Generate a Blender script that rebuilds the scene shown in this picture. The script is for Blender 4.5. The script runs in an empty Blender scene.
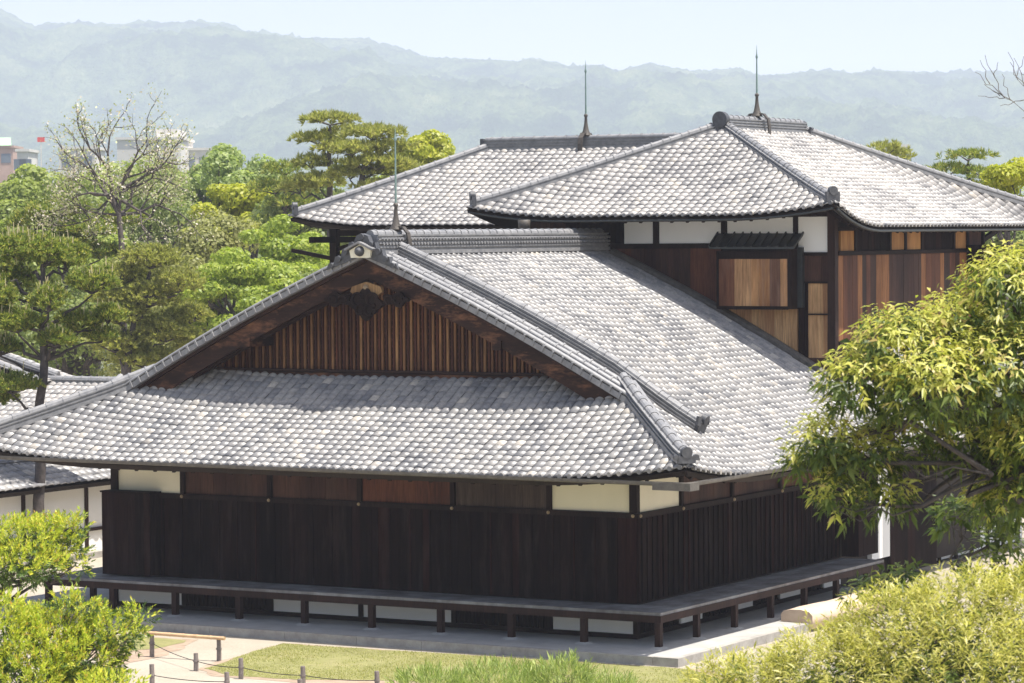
import bpy, math, random
import numpy as np
R = math.radians
rng = np.random.default_rng(7)
random.seed(7)
sc = bpy.context.scene
col = sc.collection

# ------------------------------------------------------------------ camera, world, sun, exposure
CAM = np.array([25.0272, -47.8182, 6.4444])
YAW, PITCH, ROLL, FPX = 0.52162, -0.0349, -0.0075, 3132.56
_fw = np.array([-math.sin(YAW)*math.cos(PITCH), math.cos(YAW)*math.cos(PITCH), math.sin(PITCH)])
_r0 = np.array([math.cos(YAW), math.sin(YAW), 0.0]); _u0 = np.cross(_r0, _fw)
_rt = _r0*math.cos(ROLL) + _u0*math.sin(ROLL); _up = _u0*math.cos(ROLL) - _r0*math.sin(ROLL)
from mathutils import Matrix, Vector
cam = bpy.data.cameras.new('camera'); cob = bpy.data.objects.new('camera', cam); col.objects.link(cob)
cam.sensor_width = 36; cam.lens = FPX/1024*36; cam.clip_start = 0.5; cam.clip_end = 40000
m = Matrix(((_rt[0], _up[0], -_fw[0], CAM[0]), (_rt[1], _up[1], -_fw[1], CAM[1]), (_rt[2], _up[2], -_fw[2], CAM[2]), (0, 0, 0, 1)))
cob.matrix_world = m
cam.dof.use_dof = True; cam.dof.focus_distance = 56; cam.dof.aperture_fstop = 6.3
sc.camera = cob

SUN_EL, SUN_AZ = 72.0, 2.0      # azimuth measured from +X towards +Y
w = bpy.data.worlds.new('World'); sc.world = w; w.use_nodes = True
nt = w.node_tree
sky = nt.nodes.new('ShaderNodeTexSky'); sky.sky_type = 'NISHITA'; sky.sun_disc = False
sky.sun_elevation = R(SUN_EL); sky.sun_rotation = R(90 - SUN_AZ)
sky.air_density = 1.0; sky.dust_density = 3.2; sky.ozone_density = 2.0
nt.links.new(sky.outputs[0], nt.nodes['Background'].inputs[0]); nt.nodes['Background'].inputs[1].default_value = 0.105
sun = bpy.data.lights.new('sun', 'SUN'); sun.energy = 5.0; sun.angle = R(0.55); sun.color = (1.0, 0.955, 0.88)
so = bpy.data.objects.new('sun', sun); col.objects.link(so)
sd = Vector((math.cos(R(SUN_EL))*math.cos(R(SUN_AZ)), math.cos(R(SUN_EL))*math.sin(R(SUN_AZ)), math.sin(R(SUN_EL))))
so.rotation_euler = sd.to_track_quat('Z', 'Y').to_euler()
sc.view_settings.view_transform = 'Standard'; sc.view_settings.look = 'None'; sc.view_settings.gamma = 1
sc.view_settings.exposure = 0.88
sc.cycles.use_denoising = True
sc.cycles.max_bounces = 8; sc.cycles.diffuse_bounces = 3; sc.cycles.glossy_bounces = 3
sc.cycles.transmission_bounces = 4; sc.cycles.volume_bounces = 1; sc.cycles.transparent_max_bounces = 6
sc.cycles.sample_clamp_indirect = 6

def ray(px, py): return _fw + _rt*(px-512)/FPX - _up*(py-341.5)/FPX
def at(px, py, D): return CAM + ray(px, py)*D
def aX(px, py, x): d = ray(px, py); return CAM + d*(x-CAM[0])/d[0]
def aY(px, py, y): d = ray(px, py); return CAM + d*(y-CAM[1])/d[1]
def aZ(px, py, z): d = ray(px, py); return CAM + d*(z-CAM[2])/d[2]
GZ = -0.75

# ------------------------------------------------------------------ materials
def newmat(name):
    m = bpy.data.materials.new(name); m.use_nodes = True
    t = m.node_tree; b = t.nodes['Principled BSDF']; return m, t, b
def ramp(t, stops, src=None):
    r = t.nodes.new('ShaderNodeValToRGB'); e = r.color_ramp.elements
    while len(e) > 1: e.remove(e[-1])
    e[0].position = stops[0][0]; e[0].color = (*stops[0][1], 1)
    for p, c in stops[1:]:
        x = e.new(p); x.color = (*c, 1)
    if src is not None: t.links.new(src, r.inputs[0])
    return r
def noise(t, scale, stretch=(1, 1, 1), detail=4, rough=0.6, coord='Object'):
    tc = t.nodes.new('ShaderNodeTexCoord'); mp = t.nodes.new('ShaderNodeMapping'); n = t.nodes.new('ShaderNodeTexNoise')
    mp.inputs['Scale'].default_value = stretch
    t.links.new(tc.outputs[coord], mp.inputs[0]); t.links.new(mp.outputs[0], n.inputs['Vector'])
    n.inputs['Scale'].default_value = scale; n.inputs['Detail'].default_value = detail; n.inputs['Roughness'].default_value = rough
    return n.outputs['Fac']
def island(t): return t.nodes.new('ShaderNodeNewGeometry').outputs['Random Per Island']
def mixc(t, f, a, b, mode='MIX'):
    m = t.nodes.new('ShaderNodeMix'); m.data_type = 'RGBA'; m.blend_type = mode
    for i, v in ((0, f), (6, a), (7, b)):
        if hasattr(v, 'links') or hasattr(v, 'is_linked'): t.links.new(v, m.inputs[i])
        else: m.inputs[i].default_value = v if i == 0 else (*v, 1)
    return m.outputs[2]
def math2(t, op, a, b):
    m = t.nodes.new('ShaderNodeMath'); m.operation = op
    for i, v in ((0, a), (1, b)):
        if isinstance(v, (int, float)): m.inputs[i].default_value = v
        else: t.links.new(v, m.inputs[i])
    return m.outputs[0]
def bump(t, b, h, strength, dist=0.01):
    n = t.nodes.new('ShaderNodeBump'); n.inputs['Strength'].default_value = strength; n.inputs['Distance'].default_value = dist
    t.links.new(h, n.inputs['Height']); t.links.new(n.outputs[0], b.inputs['Normal'])

def wood(name, stops, grain=(14, 14, 0.8), rough=0.65, amount=0.55, weather=None, spec=0.2, stain=(1.5, 1.5, 0.35)):
    m, t, b = newmat(name); b.inputs['Specular IOR Level'].default_value = spec
    isl = island(t)
    base = ramp(t, stops, isl).outputs[0]
    g = noise(t, 3.0, grain, 5, 0.7)
    g2 = ramp(t, [(0.3, (1-amount,)*3), (0.7, (1+amount*0.35,)*3)], g).outputs[0]
    c = mixc(t, 1.0, base, g2, 'MULTIPLY')
    st = noise(t, 1.1, stain, 5, 0.65)
    st2 = ramp(t, [(0.35, (0.55, 0.5, 0.48)), (0.62, (1.1, 1.1, 1.1))], st).outputs[0]
    c = mixc(t, 1.0, c, st2, 'MULTIPLY')
    if weather is not None:
        wn = ramp(t, [(0.5, (0, 0, 0)), (0.72, (1, 1, 1))], noise(t, 2.2, (2, 2, 0.25) if stain[2] < 1 else (0.7, 1, 2.2), 5, 0.7)).outputs[0]
        c = mixc(t, math2(t, 'MULTIPLY', wn, 0.5), c, weather)
    t.links.new(c, b.inputs['Base Color']); b.inputs['Roughness'].default_value = rough
    bump(t, b, g, 0.5, 0.006)
    return m
def plaster(name, colr, stain=0.12):
    m, t, b = newmat(name)
    n = noise(t, 1.3, (1, 1, 0.5), 6, 0.65)
    c = ramp(t, [(0.3, tuple(x*(1-stain) for x in colr)), (0.65, colr)], n).outputs[0]
    t.links.new(c, b.inputs['Base Color']); b.inputs['Roughness'].default_value = 0.9
    bump(t, b, noise(t, 40, detail=3), 0.15, 0.004)
    return m
def tile_mat(name, lo, mid, hi, rough=0.34, warm=(0.42, 0.385, 0.34)):
    m, t, b = newmat(name)
    isl = island(t)
    c = ramp(t, [(0.0, lo), (0.22, mid), (0.55, hi), (0.955, hi), (0.97, warm), (1.0, warm)], isl).outputs[0]
    big = noise(t, 0.7, detail=8, rough=0.8)
    s = ramp(t, [(0.38, (0.55, 0.56, 0.59)), (0.5, (0.95, 0.95, 0.95)), (0.6, (1.08, 1.07, 1.05))], big).outputs[0]
    c = mixc(t, 1.0, c, s, 'MULTIPLY')
    fine = noise(t, 14, detail=5, rough=0.75)
    s2 = ramp(t, [(0.3, (0.72, 0.72, 0.72)), (0.62, (1.12, 1.11, 1.08))], fine).outputs[0]
    c = mixc(t, 1.0, c, s2, 'MULTIPLY')
    t.links.new(c, b.inputs['Base Color'])
    rr = t.nodes.new('ShaderNodeMapRange'); t.links.new(fine, rr.inputs[0]); rr.inputs[3].default_value = rough-0.06; rr.inputs[4].default_value = rough+0.22
    t.links.new(rr.outputs[0], b.inputs['Roughness'])
    bump(t, b, fine, 0.25, 0.006)
    return m
def flat_mat(name, a, bcol, scale=8, rough=0.7, metal=0.0, bm=0.2):
    m, t, b = newmat(name)
    n = noise(t, scale, detail=6, rough=0.7)
    t.links.new(ramp(t, [(0.3, a), (0.7, bcol)], n).outputs[0], b.inputs['Base Color'])
    b.inputs['Roughness'].default_value = rough; b.inputs['Metallic'].default_value = metal
    bump(t, b, n, bm, 0.01)
    return m
def leaf_mat(name, stops, trans=0.35, rough=0.45, spec=0.4):
    m, t, b = newmat(name)
    c = ramp(t, stops, island(t)).outputs[0]
    t.links.new(c, b.inputs['Base Color']); b.inputs['Roughness'].default_value = rough; b.inputs['Specular IOR Level'].default_value = spec
    tr = t.nodes.new('ShaderNodeBsdfTranslucent'); mx = t.nodes.new('ShaderNodeMixShader')
    t.links.new(mixc(t, 1.0, c, (1.15, 1.2, 0.7), 'MULTIPLY'), tr.inputs[0])
    mx.inputs[0].default_value = trans
    t.links.new(b.outputs[0], mx.inputs[1]); t.links.new(tr.outputs[0], mx.inputs[2])
    t.links.new(mx.outputs[0], t.nodes['Material Output'].inputs[0])
    return m

M = {}
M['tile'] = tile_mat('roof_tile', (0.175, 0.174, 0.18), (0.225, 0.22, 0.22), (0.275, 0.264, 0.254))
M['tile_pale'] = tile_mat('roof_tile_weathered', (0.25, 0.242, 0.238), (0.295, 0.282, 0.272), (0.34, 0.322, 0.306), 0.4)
M['tile_dark'] = flat_mat('ridge_tile', (0.15, 0.15, 0.155), (0.29, 0.285, 0.28), 7, 0.42)
M['oni'] = flat_mat('ridge_end_tile', (0.035, 0.036, 0.04), (0.10, 0.102, 0.108), 9, 0.55)
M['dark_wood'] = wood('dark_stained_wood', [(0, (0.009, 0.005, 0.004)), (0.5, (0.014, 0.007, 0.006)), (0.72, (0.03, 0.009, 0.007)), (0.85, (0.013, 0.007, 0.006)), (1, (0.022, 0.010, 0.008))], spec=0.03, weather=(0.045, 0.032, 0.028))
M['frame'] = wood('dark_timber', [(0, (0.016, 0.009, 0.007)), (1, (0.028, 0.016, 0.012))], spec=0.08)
M['post'] = wood('brown_timber', [(0, (0.03, 0.014, 0.010)), (1, (0.05, 0.022, 0.014))])
M['soffit'] = wood('soffit_wood', [(0, (0.02, 0.014, 0.010)), (1, (0.035, 0.022, 0.015))])
M['brown_board'] = wood('brown_boards', [(0, (0.06, 0.03, 0.02)), (0.6, (0.085, 0.038, 0.024)), (1, (0.055, 0.022, 0.014))])
M['red_board'] = wood('red_brown_boards', [(0, (0.11, 0.036, 0.018)), (1, (0.15, 0.052, 0.024))])
M['grey_board'] = wood('grey_brown_boards', [(0, (0.07, 0.047, 0.036)), (1, (0.085, 0.058, 0.044))])
M['warm_board'] = wood('bare_cedar_boards', [(0, (0.24, 0.14, 0.09)), (0.22, (0.62, 0.33, 0.14)), (0.45, (0.28, 0.12, 0.06)), (0.62, (0.5, 0.25, 0.10)), (0.8, (0.66, 0.38, 0.18)), (0.93, (0.2, 0.1, 0.06))], (18, 18, 0.6), weather=(0.3, 0.2, 0.15))
M['pale_cedar'] = wood('pale_cedar_boards', [(0, (0.5, 0.3, 0.14)), (0.5, (0.62, 0.38, 0.18)), (1, (0.42, 0.22, 0.1))], (18, 18, 0.6), weather=(0.2, 0.1, 0.06))
M['orange_board'] = wood('orange_cedar', [(0, (0.42, 0.2, 0.06)), (1, (0.5, 0.26, 0.09))], amount=0.25)
M['mixed_board'] = wood('mixed_cedar_boards', [(0, (0.36, 0.16, 0.06)), (0.28, (0.07, 0.032, 0.02)), (0.42, (0.17, 0.065, 0.03)), (0.55, (0.32, 0.14, 0.055)), (0.72, (0.045, 0.024, 0.017)), (0.88, (0.14, 0.055, 0.028))], (18, 18, 0.6))
for el in M['mixed_board'].node_tree.nodes:
    if el.type == 'VALTORGB' and len(el.color_ramp.elements) == 6: el.color_ramp.interpolation = 'CONSTANT'
for el in M['warm_board'].node_tree.nodes:
    if el.type == 'VALTORGB' and len(el.color_ramp.elements) == 6: el.color_ramp.interpolation = 'CONSTANT'
M['barge'] = wood('bargeboard_wood', [(0, (0.032, 0.014, 0.008)), (1, (0.045, 0.018, 0.01))], (1.2, 6, 9), weather=(0.4, 0.18, 0.09), stain=(0.8, 1, 1.6), amount=0.6)
M['slat'] = wood('golden_slat', [(0, (0.2, 0.09, 0.035)), (0.5, (0.36, 0.19, 0.08)), (0.8, (0.24, 0.11, 0.045)), (1, (0.12, 0.05, 0.022))], (10, 10, 1))
M['slat_red'] = wood('red_slat', [(0, (0.07, 0.02, 0.010)), (1, (0.12, 0.035, 0.015))], (10, 10, 1))
M['deck'] = wood('weathered_deck', [(0, (0.22, 0.215, 0.21)), (1, (0.28, 0.275, 0.265))], (2, 12, 12), rough=0.6, amount=0.2)
M['pale_wood'] = wood('pale_wood', [(0, (0.5, 0.33, 0.16)), (1, (0.6, 0.42, 0.22))], amount=0.25)
M['warm_pendant'] = wood('old_carved_wood', [(0, (0.26, 0.15, 0.06)), (1, (0.34, 0.2, 0.09))])
M['white'] = plaster('white_plaster', (0.84, 0.83, 0.79), 0.06)
M['cream'] = plaster('cream_plaster', (0.82, 0.77, 0.60), 0.08)
M['metal_dark'] = flat_mat('dark_sheet_metal', (0.025, 0.028, 0.028), (0.05, 0.055, 0.052), 6, 0.45, 0.3)
M['gutter'] = flat_mat('gutter_metal', (0.07, 0.062, 0.052), (0.15, 0.135, 0.115), 9, 0.6, 0.1)
M['copper'] = flat_mat('verdigris_copper', (0.13, 0.2, 0.18), (0.2, 0.28, 0.25), 20, 0.5)
M['iron'] = flat_mat('dark_iron', (0.04, 0.035, 0.03), (0.09, 0.075, 0.06), 20, 0.6)
M['brass'] = flat_mat('brass', (0.25, 0.18, 0.10), (0.42, 0.32, 0.2), 20, 0.5, 0.4)
M['stone'] = flat_mat('platform_stone', (0.30, 0.29, 0.27), (0.42, 0.41, 0.38), 2.5, 0.85)
M['kerb'] = flat_mat('kerb_stone', (0.24, 0.22, 0.2), (0.4, 0.38, 0.34), 4, 0.9, bm=0.5)
M['stake'] = flat_mat('grey_stake', (0.14, 0.115, 0.1), (0.26, 0.22, 0.2), 12, 0.85)
M['rope'] = flat_mat('black_rope', (0.02, 0.018, 0.016), (0.05, 0.045, 0.04), 40, 0.9)
M['bamboo'] = flat_mat('dry_bamboo', (0.42, 0.27, 0.14), (0.62, 0.42, 0.24), 6, 0.5)
M['tan'] = flat_mat('tan_sheet', (0.5, 0.37, 0.27), (0.62, 0.5, 0.38), 3, 0.85)
M['bark'] = flat_mat('dark_bark', (0.035, 0.03, 0.028), (0.12, 0.10, 0.09), 9, 0.95, bm=1.0)
M['bark_grey'] = flat_mat('grey_bark', (0.09, 0.08, 0.07), (0.2, 0.18, 0.16), 9, 0.95, bm=0.8)
M['concrete'] = flat_mat('pale_concrete', (0.55, 0.52, 0.47), (0.66, 0.63, 0.58), 0.3, 0.9)
M['pane'] = flat_mat('window_glass', (0.12, 0.14, 0.17), (0.18, 0.21, 0.24), 0.5, 0.3)
M['green_roof'] = flat_mat('green_sheet_roof', (0.3, 0.5, 0.28), (0.38, 0.58, 0.34), 0.5, 0.6)
M['brick'] = flat_mat('brown_cladding', (0.4, 0.26, 0.2), (0.5, 0.34, 0.27), 0.5, 0.8)
M['red'] = flat_mat('red_paint', (0.5, 0.05, 0.05), (0.6, 0.08, 0.07), 0.5, 0.6)

# ------------------------------------------------------------------ mesh helpers
def mesh_np(name, V, F, mat, parent=None, smooth=False, mats=None, midx=None):
    """V (n,3), F (m,k) one face size"""
    me = bpy.data.meshes.new(name); V = np.asarray(V, np.float32); F = np.asarray(F, np.int32)
    me.vertices.add(len(V)); me.vertices.foreach_set('co', V.ravel())
    k = F.shape[1]; me.loops.add(F.size); me.loops.foreach_set('vertex_index', F.ravel())
    me.polygons.add(len(F)); me.polygons.foreach_set('loop_start', np.arange(0, F.size, k, dtype=np.int32))
    me.polygons.foreach_set('loop_total', np.full(len(F), k, np.int32))
    if smooth: me.polygons.foreach_set('use_smooth', np.ones(len(F), bool))
    for mm in (mats or [mat]): me.materials.append(mm)
    if midx is not None: me.polygons.foreach_set('material_index', np.asarray(midx, np.int32))
    me.update(calc_edges=True)
    o = bpy.data.objects.new(name, me); col.objects.link(o)
    if parent is not None: o.parent = parent
    return o
class MB:
    def __init__(s): s.v = []; s.f = []; s.sm = []
    def add(s, vs, fs, smooth=False):
        n = len(s.v); s.v += [tuple(map(float, v)) for v in vs]; s.f += [tuple(i+n for i in f) for f in fs]; s.sm += [smooth]*len(fs)
    def box(s, x0, x1, y0, y1, z0, z1):
        s.add([(x0,y0,z0),(x1,y0,z0),(x1,y1,z0),(x0,y1,z0),(x0,y0,z1),(x1,y0,z1),(x1,y1,z1),(x0,y1,z1)],
              [(0,3,2,1),(4,5,6,7),(0,1,5,4),(1,2,6,5),(2,3,7,6),(3,0,4,7)])
    def beam(s, a, b, wd, ht, up=(0, 0, 1)):
        a = np.array(a, float); b = np.array(b, float); d = b-a; d /= np.linalg.norm(d)
        sd_ = np.cross(d, up); sd_ /= np.linalg.norm(sd_); u = np.cross(sd_, d)
        q = [sx*sd_*wd/2+sz*u*ht/2 for sx, sz in ((-1,-1),(1,-1),(1,1),(-1,1))]
        s.add([a+k for k in q]+[b+k for k in q], [(3,2,1,0),(4,5,6,7),(0,1,5,4),(1,2,6,5),(2,3,7,6),(3,0,4,7)])
    def tube(s, pts, rad, n=8, cap=True):
        pts = [np.array(p, float) for p in pts]
        if isinstance(rad, (int, float)): rad = [rad]*len(pts)
        V = []; ref = None
        for i, p in enumerate(pts):
            d = pts[min(i+1, len(pts)-1)]-pts[max(i-1, 0)]; d /= (np.linalg.norm(d)+1e-9)
            if ref is None: ref = np.array((0, 0, 1.0)) if abs(d[2]) < 0.9 else np.array((1.0, 0, 0))
            a = np.cross(d, ref); a /= (np.linalg.norm(a)+1e-9); b = np.cross(d, a); ref = -b if False else np.cross(a, d)
            for k in range(n):
                th = 2*math.pi*k/n; V.append(p+rad[i]*(math.cos(th)*a+math.sin(th)*b))
        F = [(i*n+k, i*n+(k+1) % n, (i+1)*n+(k+1) % n, (i+1)*n+k) for i in range(len(pts)-1) for k in range(n)]
        s.add(V, F, True)
        if cap:
            s.add(V[:n], [tuple(range(n))]); s.add(V[-n:], [tuple(range(n-1, -1, -1))])
    def sweep(s, pts, prof, smooth=False):
        """closed profile of (side, height) swept along pts, up = world Z"""
        pts = [np.array(p, float) for p in pts]; n = len(prof); V = []
        for i, p in enumerate(pts):
            d = pts[min(i+1, len(pts)-1)]-pts[max(i-1, 0)]; h = np.array((d[0], d[1], 0)); h /= np.linalg.norm(h)
            sd_ = np.array((h[1], -h[0], 0)); d /= np.linalg.norm(d); u = np.cross(sd_, d)
            V += [p+a*sd_+b*u for a, b in prof]
        F = [(i*n+k, i*n+(k+1) % n, (i+1)*n+(k+1) % n, (i+1)*n+k) for i in range(len(pts)-1) for k in range(n)]
        s.add(V, F, smooth); s.add(V[:n], [tuple(range(n-1, -1, -1))]); s.add(V[-n:], [tuple(range(n))])
    def lathe(s, c, prof, n=12):
        V = [(c[0]+r*math.cos(2*math.pi*k/n), c[1]+r*math.sin(2*math.pi*k/n), c[2]+z) for r, z in prof for k in range(n)]
        F = [(i*n+k, i*n+(k+1) % n, (i+1)*n+(k+1) % n, (i+1)*n+k) for i in range(len(prof)-1) for k in range(n)]
        s.add(V, F, True)
    def extr(s, poly, o, ax, ay, th):
        """polygon (a,b) in plane o + a*ax + b*ay, extruded by vector th"""
        o = np.array(o, float); ax = np.array(ax, float); ay = np.array(ay, float); th = np.array(th, float); n = len(poly)
        V = [o+a*ax+b*ay for a, b in poly]+[o+a*ax+b*ay+th for a, b in poly]
        s.add(V, [tuple(range(n)), tuple(range(2*n-1, n-1, -1))]+[(k, k+n, (k+1) % n+n, (k+1) % n) for k in range(n)])
    def build(s, name, mat, parent=None, label=None):
        me = bpy.data.meshes.new(name); me.from_pydata(s.v, [], s.f); me.materials.append(mat)
        me.polygons.foreach_set('use_smooth', s.sm); me.update()
        o = bpy.data.objects.new(name, me); col.objects.link(o)
        if parent is not None: o.parent = parent
        if label: o['label'] = label
        return o
def tag(o, label=None, cat=None, group=None, kind=None):
    if label: o['label'] = label
    if cat: o['category'] = cat
    if group: o['group'] = group
    if kind: o['kind'] = kind
    return o
def empty(name, loc, label, cat, group=None):
    o = bpy.data.objects.new(name, None); col.objects.link(o); o.location = tuple(loc); o.empty_display_size = 0.2
    tag(o, label, cat, group); return o
def parent_keep(o, root):
    o.parent = root; o.matrix_parent_inverse = Matrix.Translation(-Vector(root.location)); return o
class Thing:
    """an Empty plus parts given in world coordinates"""
    def __init__(s, name, loc, label, cat, group=None): s.root = empty(name, loc, label, cat, group)
    def part(s, name, mb, mat, parent=None, label=None):
        o = mb.build(name, mat, None, label)
        if parent is None: parent_keep(o, s.root)
        else:
            o.parent = parent
        return o
    def take(s, o): return parent_keep(o, s.root)

# ------------------------------------------------------------------ roofs
class Face:
    """one slope: eave along axis dirS at distance t inward along dirT; heights lift towards the hips"""
    def __init__(s, o, dirS, dirT, s0, s1, T, zmid, ztop, lift0=0, lift1=0, span=3.0, hip0=None, hip1=None, k0=1.0, k1=1.0, pw=1.04):
        s.o = np.array(o, float); s.dS = np.array(dirS, float); s.dT = np.array(dirT, float)
        s.s0 = s0; s.s1 = s1; s.T = T; s.zm = zmid; s.zt = ztop; s.l0 = lift0; s.l1 = lift1; s.span = span; s.k0 = k0; s.k1 = k1
        s.hip0 = hip0; s.hip1 = hip1; s.pw = pw   # hip: t up to which the edge runs in along the hip
    def smin(s, t): return s.s0 + s.k0*(np.minimum(t, s.hip0) if s.hip0 is not None else 0*t)
    def smax(s, t): return s.s1 - s.k1*(np.minimum(t, s.hip1) if s.hip1 is not None else 0*t)
    def z(s, a, t):
        f = np.clip(t/s.T, -0.1, 1); p = np.sign(f)*np.abs(f)**s.pw+getattr(s, 'bow', 0)*np.sin(np.pi*np.clip((f-0.25)/0.75, 0, 1))
        h0 = s.s0+s.k0*t if s.hip0 is not None else s.s0; h1 = s.s1-s.k1*t if s.hip1 is not None else s.s1
        u = np.clip(1-(a-h0)/s.span, 0, 1)**2*s.l0 if s.l0 else 0
        v = np.clip(1-(h1-a)/getattr(s, 'span1', s.span), 0, 1)**2*s.l1 if s.l1 else 0
        return (s.zm+np.minimum(u+v, max(s.l0, s.l1)))*(1-p)+s.zt*p
    def P(s, a, t, h=0.0):
        a, t = np.broadcast_arrays(np.asarray(a, float), np.asarray(t, float))
        e = 0.02; dz = (s.z(a, t+e)-s.z(a, t))/e; nn = np.sqrt(1+dz*dz)
        base = s.o[None]+a.reshape(-1, 1)*s.dS+t.reshape(-1, 1)*s.dT
        base[:, 2] = s.z(a, t).ravel()
        N = -dz.reshape(-1, 1)*s.dT; N[:, 2] = 1; N /= nn.reshape(-1, 1)
        return base+N*np.broadcast_to(h, a.shape).reshape(-1, 1)
DS = 0.188
def tiles(face, ds=DS, dt=0.158, t0=0.0, t1=None, amp=0.05, flip=False, clipfn=None, step=0.018, steep=False):
    """every tile an own island: waved pan with a stepped lower lip"""
    t1 = face.T if t1 is None else t1
    nu = 8; u = np.linspace(0, 1, nu)
    prof = amp*np.sin(np.pi*np.clip(u*0.96+0.02, 0, 1))**0.75*(0.85+0.15*u)
    if steep: prof = amp*np.interp(u, [0, 0.02, 0.16, 0.4, 0.7, 1], [0, 0.25, 1, 0.86, 0.42, 0.02])
    if flip: prof = prof[::-1]
    Vs = []; Fs = []; n = 0
    rows = np.arange(t0, t1-0.02, dt)
    for i, t in enumerate(rows):
        ta, tb = t, min(t+dt*1.02, t1)
        lo = float(face.smin(np.float64(ta))); hi = float(face.smax(np.float64(ta)))
        j0 = math.floor(lo/ds); j1 = math.ceil(hi/ds)
        S = (np.arange(j0, j1)*ds)[:, None]+u[None]*ds*1.0
        loA, hiA = lo, hi; loB = float(face.smin(np.float64(tb))); hiB = float(face.smax(np.float64(tb)))
        if clipfn is not None:
            c = clipfn(ta); hiA = min(hiA, c); hiB = min(hiB, clipfn(tb))
        SA = np.clip(S, loA, hiA); SB = np.clip(S, loB, hiB)
        keep = (SA[:, -1]-SA[:, 0] > 0.03)
        SA = SA[keep]; SB = SB[keep]
        if not len(SA): continue
        m_ = len(SA); jit = rng.normal(0, 0.004, (m_, 1))
        jt = rng.normal(0, 0.006, (m_, 1))
        pr = np.broadcast_to(prof, SA.shape)
        # scalloped lower edge: the roll reaches a little further down
        tA = ta - 0.03*(pr/amp) + jt
        A = face.P(SA, tA, pr+step+jit).reshape(m_, nu, 3)
        B = face.P(SB, np.full(SB.shape, tb), pr+0.004+jit).reshape(m_, nu, 3)
        L = face.P(SA, tA, pr*0.9-0.004).reshape(m_, nu, 3)
        V = np.concatenate([L, A, B], 1); Vs.append(V.reshape(-1, 3))
        k = np.arange(nu-1)
        f1 = np.stack([k, k+1, nu+k+1, nu+k], 1); f2 = f1+nu
        f = np.concatenate([f1, f2], 0)
        Fs.append((f[None]+(n+np.arange(m_)*3*nu)[:, None, None]).reshape(-1, 4)); n += m_*3*nu
    return np.concatenate(Vs), np.concatenate(Fs)
def tiles_mesh(name, flist, mat):
    Vs = []; Fs = []; n = 0
    for V, F in flist: Vs.append(V); Fs.append(F+n); n += len(V)
    o = mesh_np(name, np.concatenate(Vs), np.concatenate(Fs), mat)
    me = o.data
    # make all faces point up / outward is not needed: two-sided shading
    return o
def deck(mb, face, t1=None, off=-0.05, th=0.09, ns=40, nt_=10, s_hi=None):
    t1 = face.T if t1 is None else t1
    tt = np.linspace(0.0, t1, nt_+1); V = []; 
    for lay in (off, off-th):
        for t in tt:
            a = float(face.smin(np.float64(t)))-0.0; b = float(face.smax(np.float64(t)))
            if s_hi is not None: b = min(b, s_hi(t))
            for k in range(ns+1): V.append(face.P(a+(b-a)*k/ns, t, lay)[0])
    N = (nt_+1)*(ns+1); w_ = ns+1; F = []
    for i in range(nt_):
        for k in range(ns):
            q = (i*w_+k, i*w_+k+1, (i+1)*w_+k+1, (i+1)*w_+k); F.append(q); F.append(tuple(N+x for x in reversed(q)))
    for k in range(ns): F.append((k, N+k, N+k+1, k+1))
    for i in range(nt_):
        F.append((i*w_, (i+1)*w_, N+(i+1)*w_, N+i*w_)); F.append((i*w_+ns, N+i*w_+ns, N+(i+1)*w_+ns, (i+1)*w_+ns))
    mb.add(V, F)
def half_round(r, n=6, base=0.0):
    return [(r*math.cos(math.pi*k/n), base+r*math.sin(math.pi*k/n)) for k in range(n+1)]
def layered(wd, layers, lh, r, flare=0.02):
    flare *= 1.5
    """layered ridge profile: thin courses with small overhangs and a round cap"""
    Rr = []; z = -0.12
    z = -0.07; Rr.append((wd/2+0.01, z)); Rr.append((wd/2+0.01, 0.0)); z = 0.0
    for k in range(layers):
        x = wd/2-0.012*k
        Rr += [(x-flare, z), (x-flare, z+lh*0.6), (x, z+lh*0.6), (x, z+lh)]; z += lh
    cap = half_round(r, 6, z)
    left = [(-a, b) for a, b in reversed(Rr)]
    return Rr+cap+left, z+r
def ridge_joints(mb, pts, r, z, pitch=0.27):
    """raised joint rings on a round cap"""
    pts = [np.array(p, float) for p in pts]
    for a, b in zip(pts[:-1], pts[1:]):
        L = np.linalg.norm(b-a); d = (b-a)/L
        x = pitch/2
        while x < L:
            p = a+d*x; mb.sweep([p, p+d*0.035], half_round(r+0.014, 6, z-r), False); x += pitch
def onigawara(th, parent, c, facing, sc_=1.0):
    """crest end tile: flared base wings, plaque and round boss. facing: unit vector outward"""
    f = np.array(facing, float); side = np.array((-f[1], f[0], 0)); up = np.array((0, 0, 1.0)); c = np.array(c, float)
    mb = MB()
    poly = [(-0.78,-0.36),(-0.72,-0.24),(-0.62,-0.26),(-0.58,-0.12),(-0.47,-0.14),(-0.42,0.02),(-0.32,0.0),(-0.28,0.14),(-0.18,0.13),(-0.12,0.26),(0,0.3),(0.12,0.26),(0.18,0.13),(0.28,0.14),(0.32,0.0),(0.42,0.02),(0.47,-0.14),(0.58,-0.12),(0.62,-0.26),(0.72,-0.24),(0.78,-0.36),(0.4,-0.24),(0,-0.1),(-0.4,-0.24)]
    mb.extr([(a*sc_, b*sc_) for a, b in poly], c, side, up, -f*0.12*sc_)
    for a, b, r in ((-0.66,-0.28,0.05),(0.66,-0.28,0.05),(-0.5,-0.16,0.06),(0.5,-0.16,0.06),(-0.35,-0.03,0.06),(0.35,-0.03,0.06),(-0.2,0.1,0.05),(0.2,0.1,0.05),(0,0.24,0.06)):
        mb.tube([c+side*a*sc_+up*b*sc_-f*0.02, c+side*a*sc_+up*b*sc_+f*0.04*sc_], r*sc_, 8)
    return mb, side, up

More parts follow.
